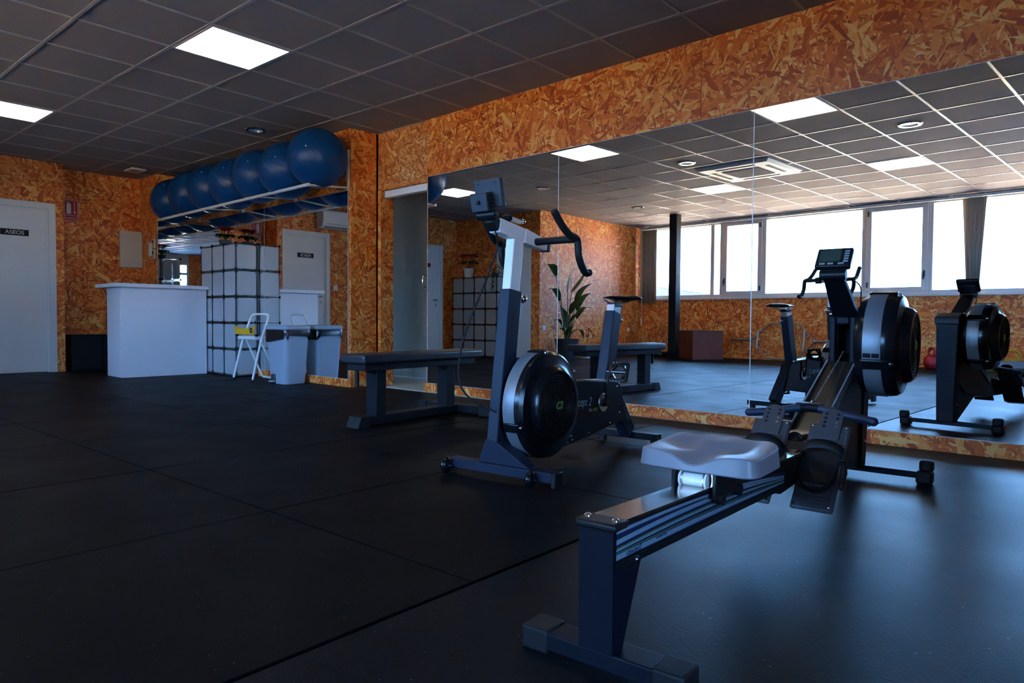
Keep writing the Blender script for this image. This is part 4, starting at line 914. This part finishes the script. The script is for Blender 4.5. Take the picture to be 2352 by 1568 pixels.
# ================================================================== frosted cube shelves
def cube_shelf(name, lab, loc, rz, nc, p=.311, dep=.30, rows=5):
    t = thing(name, lab, 'shelf', loc, rz, 'frosted cube shelves')          # x along the width, y from front to back, origin at the front-left foot
    k = MB(); k.ball((0, 0, 0), .017, 12, 8, (1, .8, 1)); kme = k.mesh('connector', M['black'])
    e = .016; pn = p - .02
    fp = MB().prism([(e + .02, e), (p - e - .02, e), (p - e, e + .02), (p - e, p - e - .02), (p - e - .02, p - e), (e + .02, p - e), (e, p - e - .02), (e, e + .02)], -.001, .001, 'y').mesh('panel', M['frost'])
    sp_ = MB().prism([(e + .02, e), (dep - e - .02, e), (dep - e, e + .02), (dep - e, p - e - .02), (dep - e - .02, p - e), (e + .02, p - e), (e, p - e - .02), (e, e + .02)], -.001, .001, 'x').mesh('panel', M['frost'])
    hp_ = MB().box(e, p - e, e, dep - e, -.001, .001).mesh('shelf_board', M['frost'])
    for c in range(nc):
        for r in range(rows): inst(fp, 'panel', t, (c * p, 0, r * p + .012)); inst(fp, 'panel', t, (c * p, dep, r * p + .012))
        for r in range(rows + 1): inst(hp_, 'shelf_board', t, (c * p, 0, r * p + .012))
    for c in range(nc + 1):
        for r in range(rows): inst(sp_, 'panel', t, (c * p, 0, r * p + .012))
        for r in range(rows + 1):
            for y in (0, dep): inst(kme, 'connector', t, (c * p, y, r * p + .013))
    wr_ = MB()
    for y in (0, dep):
        for r in range(rows + 1): wr_.tube([(0, y, r * p + .012), (nc * p, y, r * p + .012)], .0035, 6)
        for c in range(nc + 1): wr_.tube([(c * p, y, .012), (c * p, y, rows * p + .012)], .003, 6)
    for c in range(nc + 1):
        for r in range(rows + 1): wr_.tube([(c * p, 0, r * p + .012), (c * p, dep, r * p + .012)], .0035, 6)
    wr_.build('wire_frame', M['rub'], t); return t
cube_shelf('cube_shelf', 'frosted cube shelf with black wire frame beside the white counter', (-4.185, -.612, 0), 0, 3, .311, .262)
cube_shelf('cube_shelf', 'frosted cube shelf with potted plants on top, between two doors, seen in the mirror', (-5.24, -4.885, 0), 0, 4, .291, .28)
# ================================================================== plants
def leaf(b, base, tip, wd, sag=.1, n=7, up=Vector((0, 0, 1)), fold=.25):
    base = Vector(base); tip = Vector(tip); d = tip - base; s_ = d.cross(up)
    if s_.length < 1e-4: s_ = d.cross(Vector((1, 0, 0)))
    s_.normalize(); nrm = s_.cross(d).normalized(); st = len(b.v)
    for i in range(n + 1):
        t_ = i / n; c = base + d * t_ + nrm * (math.sin(t_ * PI) * sag * d.length); w_ = wd * math.sin(PI * min(.999, .06 + .94 * t_)) ** .75 * (1.15 - .35 * t_)
        b.v += [c - s_ * w_ + nrm * w_ * fold, c, c + s_ * w_ + nrm * w_ * fold]
    for i in range(n):
        a = st + i * 3; b.f += [[a, a + 1, a + 4, a + 3], [a + 1, a + 2, a + 5, a + 4]]; b.mi += [0, 0]
def pot(parent, r0, r1, h, m, name='pot'):
    MB().lathe([(0, 0), (r0, 0), (r1, h), (r1 * .93, h), (r1 * .90, h * .88), (0, h * .88)], (0, 0, 0), (0, 0, 1), 28).build(name, m, parent, ang=40); MB().lathe([(0, h * .88 + .001), (r1 * .90, h * .88 + .001)], (0, 0, 0), (0, 0, 1), 24).build('soil', M['soil'], parent)
PLT = thing('potted_plant', 'tall broad-leaved plant in a charcoal pot, seen in the mirror', 'plant', (-2.98, -5.25, 0))
pot(PLT, .15, .215, .36, M['potgrey'])
rp = random.Random(5)
big = [((-.02, .30, 1.45), (.02, .62, 1.62), .085, .22, 0), ((.05, .05, 1.15), (.10, .03, 1.52), .06, .02, 0), ((0, -.12, 1.18), (.05, -.44, 1.55), .055, -.06, 1), ((.04, -.18, .92), (.1, -.62, 1.36), .085, .15, 0), ((.1, -.16, .86), (.15, -.50, 1.18), .10, .14, 0), ((.06, -.02, .80), (.1, -.30, 1.08), .095, .1, 0), ((.1, -.15, .72), (.12, -.58, .90), .075, .2, 0), ((.05, .0, .62), (.2, -.30, .86), .09, .1, 0), ((0, .22, 1.02), (.05, .58, 1.20), .07, .25, 0), ((.02, .18, .62), (.1, .48, .66), .035, .2, 0), ((.02, .12, .50), (.1, .32, .52), .04, .2, 0), ((.05, -.12, .50), (.1, -.35, .36), .055, .3, 0), ((.03, .05, .42), (.18, .08, .60), .05, .1, 0), ((.04, -.06, .44), (.15, -.22, .54), .05, .1, 0), ((-.04, .04, .5), (-.2, .1, .7), .06, .1, 0), ((-.05, -.04, .55), (-.24, -.1, .95), .08, .1, 0)]
for base, tip, wd, sag, k in big:
    b = MB(); leaf(b, base, tip, wd, sag, 8); b.build('leaf', M['leaf2'] if k else M['leaf'], PLT, fix=False, ang=70)
sm_ = MB()
for base, tip, wd, sag, k in big: sm_.tube(smooth_path([(base[0] * .2, base[1] * .15, .30), (base[0] * .6, base[1] * .5, .30 + (base[2] - .30) * .6), base], 4), [.009] * 5 + [.006] * 4, 7)
sm_.build('stems', M['stem'], PLT)
OR = thing('potted_orchid', 'small plant with dark red flowers in a white pot on a saucer', 'plant', (-2.92, -5.78, 0)); pot(OR, .07, .095, .16, M['potw']); MB().lathe([(0, .0), (.11, 0), (.125, .012), (.11, .008), (0, .006)], n=24).build('saucer', M['potw'], OR)
b = MB()
for k in range(5): a = k * 1.25; leaf(b, (0, 0, .15), (.16 * math.cos(a), .16 * math.sin(a), .22), .03, .2)
b.build('leaves', M['leaf'], OR, fix=False, ang=70)
MB().tube(smooth_path([(0, 0, .14), (.01, .02, .34), (.0, -.02, .48), (-.0, -.10, .50)], 5), .004, 6).build('flower_stem', M['stem'], OR)
for k in range(12):
    p = Vector((rp.uniform(-.03, .03), rp.uniform(-.16, .05), rp.uniform(.38, .54))); b = MB()
    for j in range(5): a = j * 1.257; leaf(b, p, p + Vector((.018, .026 * math.cos(a), .026 * math.sin(a))), .011, .1, 3)
    b.build('flower', M['petal'], OR, fix=False, ang=70)
def poinsettia(name, lab, loc, potm, r0, r1, hgt, spread, top):
    t = thing(name, lab, 'plant', loc); pot(t, r0, r1, hgt, potm); b = MB(); st = MB()
    rq = random.Random(hash(lab) % 99)
    for k in range(7):
        a = k * .9 + .3; c = Vector((spread * .55 * math.cos(a), spread * .55 * math.sin(a), hgt + top * rq.uniform(.6, 1.0))); st.tube(smooth_path([(0, 0, hgt * .8), (c.x * .5, c.y * .5, hgt + top * .4), c], 3), .004, 6)
        q = MB()
        for j in range(6): aa = j * 1.05 + k; leaf(q, c, c + Vector((.085 * math.cos(aa), .085 * math.sin(aa), .02 + .015 * math.sin(j * 2))), .026, .12, 4)
        q.build('bract', M['petal'], t, fix=False, ang=70)
        for j in range(4): aa = j * 1.57 + k * .7; c2 = c - Vector((0, 0, top * .35)); leaf(b, c2, c2 + Vector((.085 * math.cos(aa), .085 * math.sin(aa), -.03)), .028, .15, 4)
    b.build('leaves', M['leaf'], t, fix=False, ang=70); st.build('stems', M['stem'], t)
poinsettia('poinsettia', 'red poinsettia in a low grey bowl on top of the cube shelf by the counter', (-3.80, -.48, 1.573), M['potgrey'], .06, .075, .07, .10, .16)
poinsettia('poinsettia', 'red flowering plant in a white pot on the mirrored cube shelf', (-4.93, -4.72, 1.473), M['potw'], .075, .10, .17, .26, .30)
TV = thing('trailing_plant', 'small green trailing plant on the right end of the mirrored cube shelf', 'plant', (-4.22, -4.72, 1.469)); pot(TV, .05, .065, .07, M['potgrey'])
b = MB()
for k in range(46):
    a = rp.uniform(0, 6.28); r = rp.uniform(.02, .11); z = rp.uniform(.08, .24); leaf(b, (r * math.cos(a), r * math.sin(a), z), (r * 1.5 * math.cos(a), r * 1.5 * math.sin(a), z - .02), .018, .1, 3)
for k in range(26): z = .1 - .35 * k / 26; x = -.0 + .05 * math.sin(k); leaf(b, (.08 + x * .3, .16, z), (.08 + x, .19, z - .03), .014, .1, 3)
b.build('foliage', M['leaf'], TV, fix=False, ang=70)
MB().tube(smooth_path([(0, 0, .07), (.06, .10, .12), (.08, .165, .05), (.08, .165, -.28)], 4), .003, 6).build('trailing_stem', M['stem'], TV)

# ================================================================== step stool
SS = thing('step_stool', 'white folding step stool with a yellow panel beside the pedal bin', 'step stool', (-2.745, -.66, 0), .06)
hw = .195
tu = MB(); tu.tube(smooth_path([(-hw - .005, -.125, .012), (-hw * .98, -.02, .42), (-hw * .95, .06, .64), (-hw * .86, .085, .715), (-hw * .6, .095, .735), (hw * .6, .095, .735), (hw * .86, .085, .715), (hw * .95, .06, .64), (hw * .98, -.02, .42), (hw + .005, -.125, .012)], 4), .0125, 10); tu.build('front_frame', M['whiteplastic'], SS, ang=60)
tu = MB(); tu.tube(smooth_path([(-hw * .72, -.01, .47), (-hw * .78, .10, .25), (-hw * .82, .20, .045), (-hw * .6, .225, .018), (hw * .6, .225, .018), (hw * .82, .20, .045), (hw * .78, .10, .25), (hw * .72, -.01, .47)], 4), .0115, 10); tu.build('rear_frame', M['whiteplastic'], SS, ang=60)
for s_ in (-1, 1): MB().cyl((s_ * (hw + .005), -.127, 0), (s_ * hw, -.119, .03), .016, 12).build('rubber_foot', M['rub'], SS)
MB().box(-hw * .92, hw * .92, -.085, .10, .455, .495).build('seat_board', M['whiteplastic'], SS, .01)
b = MB(); n = 14; top = []
for i in range(n + 1): x = -.215 + .43 * i / n; top.append((x, .612 - .035 * math.sin(PI * i / n) ** .8))
b.prism([(-.19, .512), (.19, .512)] + [(x, z) for x, z in reversed(top)], -.105, -.092, 'y'); b.build('yellow_panel', M['yellow'], SS, .003)
q = MB(); q.lathe([(.026, 0), (.031, 0), (.031, .0015), (.026, .0015)], (.145, -.105, .558), (0, -1, 0), 24, close=True); q.lathe([(0, .001), (.024, .001)], (.145, -.105, .558), (0, -1, 0), 24); q.build('load_badge', M['black'], SS); text('badge_lettering', '150', .022, M['txtw'], SS, (.145, -.1066, .550), (PI / 2, 0, 0), align='CENTER')
for s_ in (-1, 1): MB().cyl((s_ * .205, -.09, .505), (s_ * .205, -.06, .505), .014, 12).build('hinge_boss', M['black'], SS)
# ================================================================== pedal bin
PB = thing('pedal_bin', 'grey pedal bin with a black liner against the wall mirror', 'bin', (-2.19, -.545, 0), .1)
def rrect(hx, hy, r, n=6):
    out = []
    for cx_, cy_, a0_ in ((hx - r, hy - r, 0), (-hx + r, hy - r, PI / 2), (-hx + r, -hy + r, PI), (hx - r, -hy + r, 1.5 * PI)):
        for i in range(n + 1): a = a0_ + PI / 2 * i / n; out.append((cx_ + r * math.cos(a), cy_ + r * math.sin(a)))
    return out
def loft(b, levels):
    n = len(levels[0][0]); st = len(b.v)
    for ol, z in levels: b.v += [Vector((x, y, z)) for x, y in ol]
    for i in range(len(levels) - 1):
        for k in range(n): b.f.append([st + i * n + k, st + i * n + (k + 1) % n, st + (i + 1) * n + (k + 1) % n, st + (i + 1) * n + k]); b.mi.append(0)
    b.f.append([st + k for k in range(n)]); b.f.append([st + (len(levels) - 1) * n + k for k in range(n)]); b.mi += [0, 0]; return b
loft(MB(), [(rrect(.145, .125, .045), 0), (rrect(.150, .130, .05), .03), (rrect(.185, .155, .05), .555)]).build('body', M['bin'], PB, ang=50)
bl = MB(); ol = rrect(.192, .162, .05, 10); lv = []
for z, k in ((.575, 1.0), (.555, 1.02), (.50, 1.012)): lv.append(([(x * k, y * k) for x, y in ol], z))
loft(bl, lv)
n_ol = len(ol)
for k in range(n_ol): bl.v[2 * n_ol + k].z += .03 * math.sin(k * .9) + .012 * math.sin(k * 2.3) - (.035 if ol[k][0] < -.1 and ol[k][1] < 0 else 0)
bl.build('liner', M['bag'], PB, ang=30)
loft(MB(), [(rrect(.190, .160, .05), .572), (rrect(.196, .166, .052), .585), (rrect(.196, .166, .052), .606), (rrect(.185, .155, .048), .618), (rrect(.15, .12, .04), .620)]).build('lid', M['bin'], PB, ang=50)
MB().box(-.10, -.03, -.150, -.120, .0, .105).build('pedal_recess', M['potgrey'], PB, .02); MB().box(-.10, -.03, -.178, -.125, .018, .034).build('pedal', M['bin'], PB, .006)

# ================================================================== wall fittings on the left
t = thing('fire_extinguisher_sign', 'red fire extinguisher sign high on the recessed OSB wall', 'sign', (XB, -1.69, 0))
MB().box(.001, .006, 0, .165, 1.935, 2.215).build('plate', M['red'], t); fr_ = MB()
for a, c_, z0, z1 in ((.004, .161, 2.205, 2.211), (.004, .161, 1.939, 1.945), (.004, .010, 1.939, 2.211), (.155, .161, 1.939, 2.211), (.010, .155, 2.008, 2.013)): fr_.box(.006, .0068, a, c_, z0, z1)
fr_.build('border', M['signw'], t)
e_ = MB(); e_.prism([(.030, 2.03), (.082, 2.03), (.082, 2.15), (.070, 2.165), (.064, 2.165), (.064, 2.18), (.046, 2.18), (.046, 2.165), (.040, 2.165), (.030, 2.15)], .006, .0072); e_.box(.006, .0072, .022, .046, 2.182, 2.188); e_.build('pictogram', M['signw'], t)
a_ = MB(); a_.prism([(.118, 2.19), (.126, 2.19), (.126, 2.06), (.138, 2.06), (.122, 2.03), (.106, 2.06), (.118, 2.06)], .006, .0072); a_.build('arrow', M['signw'], t)
text('sign_lettering', 'EXTINTOR', .030, M['signw'], t, (.0066, .082, 1.962), (PI / 2, 0, PI / 2), align='CENTER', sx=.85)
t = thing('electrical_panel', 'cream electrical cabinet on the recessed OSB wall above the counter', 'electrical panel', (XB, -1.04, 0))
MB().box(.001, .05, 0, .30, 1.370, 1.868).build('box', M['cream'], t, .004); MB().box(.050, .056, .006, .294, 1.376, 1.862).build('door', M['cream'], t, .003)
t = thing('black_cabinet', 'low black cabinet in the dark corner left of the counter', 'cabinet', (XB, -1.70, 0))
MB().box(.005, .30, 0, .72, .0, .462).build('body', M['black'], t, .004); MB().box(.301, .312, .02, .35, .02, .44).build('door', M['rub'], t, .003); MB().box(.301, .312, .37, .70, .02, .44).build('door', M['rub'], t, .003)
MB().box(.30, .36, .46, .60, .055, .085).build('paper_tray', M['potgrey'], t)
for z0, z1, lab in ((1.62, 1.745, 'upper cream control box on the narrow wall beside the mirror'), (1.475, 1.60, 'lower cream control box on the narrow wall beside the mirror')):
    t = thing('thermostat', lab, 'thermostat', (-5.29, YS, 0), 0, 'cream control boxes'); MB().box(-.045, .045, -.022, -.001, z0, z1).build('box', M['cream'], t, .004); MB().box(-.022, .022, -.024, -.021, (z0 + z1) / 2, z1 - .02).build('display', M['lcd'], t)
t = thing('card_holder', 'small white card holder left of the cream control boxes', 'holder', (-5.40, YS, 0)); MB().box(-.03, .03, -.03, -.001, 1.52, 1.70).build('body', M['whiteplastic'], t, .004); MB().box(-.022, .022, -.032, -.029, 1.54, 1.66).build('card', M['txtw'], t)
t = thing('light_switch', 'white light switch on the OSB wall right of the ASEOS door, mirrored', 'switch', (XA, -2.83, 0)); MB().box(.001, .010, -.042, .042, 1.155, 1.240).build('plate', M['whiteplastic'], t, .003); MB().box(.009, .014, -.026, .026, 1.172, 1.224).build('rocker', M['txtw'], t, .002)
t = thing('split_air_conditioner', 'white split air conditioner high on the wall, mirrored right of the ASEOS door', 'air conditioner', (XA, -3.33, 0))
MB().prism([(.002, 2.155), (.15, 2.155), (.205, 2.21), (.212, 2.36), (.195, 2.435), (.16, 2.455), (.002, 2.455)], .0, .86, 'y').build('body', M['whiteplastic'], t, .012)
MB().box(.155, .203, .05, .81, 2.168, 2.176).build('air_flap', M['potgrey'], t); MB().box(.209, .2135, .06, .80, 2.222, 2.226).build('seam', M['potgrey'], t)
def socket(loc, rz, lab):
    t = thing('wall_socket', lab, 'socket', loc, rz, 'white wall sockets'); MB().box(-.04, .04, -.010, -.001, -.04, .04).build('plate', M['whiteplastic'], t, .003); MB().lathe([(0, .006), (.018, .006), (.02, 0), (0, 0)], (0, -.010, 0), (0, -1, 0), 18).build('outlet', M['txtw'], t)
socket((XC, -5.02, .55), PI / 2, 'white wall socket beside the tall potted plant'); socket((XC, -7.68, .50), PI / 2, 'white wall socket near the window corner')

# ================================================================== things by the window wall
t = thing('steel_pillar', 'square black steel pillar from floor to ceiling near the windows', 'pillar', (-1.80, -6.86, 0), TH)
MB().box(-.075, .075, -.075, .075, 0, H + .003).build('shaft', M['navy2'], t, .004); MB().box(-.11, .11, -.11, .11, 0, .012).build('base_plate', M['navy2'], t)
PX = thing('plyo_box', 'brown stained plywood jump box with a slotted hand hole', 'box', (-1.52, -7.30, 0), math.radians(45 - 12))
s_ = .305; zt = .505
b = MB(); b.box(-s_, s_, -s_, s_, .0, zt); b.build('body', M['ply'], PX, .004)
MB().box(-s_ - .001, s_ + .001, -s_ - .001, s_ + .001, zt - .002, zt + .012).build('top', M['ply'], PX, .003)
for a in (PI, PI / 2):
    q = MB(); q.prism([(.035 * math.cos(k * PI / 6) * .45 + .0, .30 + .06 * (1 if k <= 6 else -1) * 0 + .05 * math.sin(k * PI / 6)) for k in range(12)], s_ + .0005, s_ + .0025, 'x'); q.xf(Matrix.Rotation(a, 4, 'Z')).build('hand_hole', M['black'], PX)
for k, (x, y, zz, rr_) in enumerate(((-2.08, -7.45, .0, .085), (-2.30, -7.62, .0, .07), (-2.10, -7.46, .15, .07), (-2.06, -7.47, .275, .06), (-2.36, -7.30, .0, .055))):
    t = thing('dumbbell', ['large black hex dumbbell at the foot of the pillar', 'medium black hex dumbbell left of the large one by the pillar', 'black hex dumbbell stacked second from the floor by the pillar', 'topmost black hex dumbbell stacked by the pillar', 'smallest black hex dumbbell on the floor by the pillar'][k], 'dumbbell', (x, y, zz), .5 + k * .4, 'black dumbbells by the pillar')
    for sg in (-1, 1): q = MB(); q.lathe([(0, -.045), (rr_ * .85, -.045), (rr_, -.03), (rr_, .03), (rr_ * .85, .045), (0, .045)], (sg * .10, 0, rr_ * .87), (1, 0, 0), 6); q.build('head', M['rub'], t)
    MB().cyl((-.07, 0, rr_ * .87), (.07, 0, rr_ * .87), .015, 12).build('handle', M['steel'], t)
# hex (trap) bar leaning on the wall
TB = thing('trap_bar', 'steel hexagonal trap bar leaning against the OSB wall under the windows', 'barbell', (0, 0, 0)); TB.location = (math.cos(TH) * -.23, WY + math.sin(TH) * -.23 + .16, 0); TB.rotation_euler = (math.radians(10), 0, TH)
hx = [(-.56, .36), (-.25, .665), (.27, .665), (.57, .36), (.27, .035), (-.25, .035)]
b = MB()
for k in range(6): p, q = hx[k], hx[(k + 1) % 6]; b.tube([(p[0], 0, p[1]), (q[0], 0, q[1])], .014, 10)
b.build('hex_frame', M['galv'], TB)
for s_ in (-1, 1):
    MB().tube([(s_ * .555, 0, .36), (s_ * .97, 0, .36)], .022, 14).build('sleeve', M['galv'], TB); MB().tube([(s_ * .555, 0, .36), (s_ * .59, 0, .36)], .032, 14).build('collar', M['galv'], TB)
    q = MB(); x = s_ * .415; q.tube([(x, 0, .515), (x, .10, .515)], .011, 8); q.tube([(x, 0, .205), (x, .10, .205)], .011, 8); q.tube([(x, .10, .195), (x, .10, .525)], .016, 12); q.build('side_handle', M['galv'], TB)
def kettlebell(loc, r, m, lab, rz=0):
    t = thing('kettlebell', lab, 'kettlebell', loc, rz, 'coloured kettlebells by the wall')
    MB().lathe([(0, 0), (r * .62, 0), (r * .86, r * .22), (r, r * .85), (r * .93, r * 1.35), (r * .62, r * 1.72), (r * .3, r * 1.82), (0, r * 1.83)], n=28).build('bell', m, t, ang=50)
    q = MB(); q.tube(smooth_path([(-r * .62, 0, r * 1.55), (-r * .78, 0, r * 2.1), (-r * .55, 0, r * 2.55), (0, 0, r * 2.66), (r * .55, 0, r * 2.55), (r * .78, 0, r * 2.1), (r * .62, 0, r * 1.55)], 5), r * .17, 12); q.build('handle', m, t, ang=60)
def wl_(s, off): return (math.cos(TH) * s - math.sin(TH) * off, WY + math.sin(TH) * s + math.cos(TH) * off, 0)
kettlebell(wl_(2.14, .22), .115, M['kb_red'], 'red kettlebell on the floor by the OSB wall', .9); kettlebell(wl_(2.86, .20), .105, M['kb_yel'], 'yellow kettlebell half hidden behind the mirrored flywheel', .6); kettlebell(wl_(3.14, .22), .115, M['kb_yel'], 'yellow kettlebell at the right edge of the mirror', .2)
# storage rack against the right-hand wall
SR = thing('storage_rack', 'black open storage rack by the glazed door, glimpsed in the corner mirror', 'rack', (6.72, -4.1, 0), 0)
for y in (0, 1.2):
    for x in (-.2, .2): MB().box(x - .02, x + .02, y - .02, y + .02, 0, 1.9).build('post', M['rub'], SR)
for z in (.3, .75, 1.2, 1.65): MB().box(-.22, .22, -.02, 1.22, z, z + .03).build('shelf', M['rub'], SR)
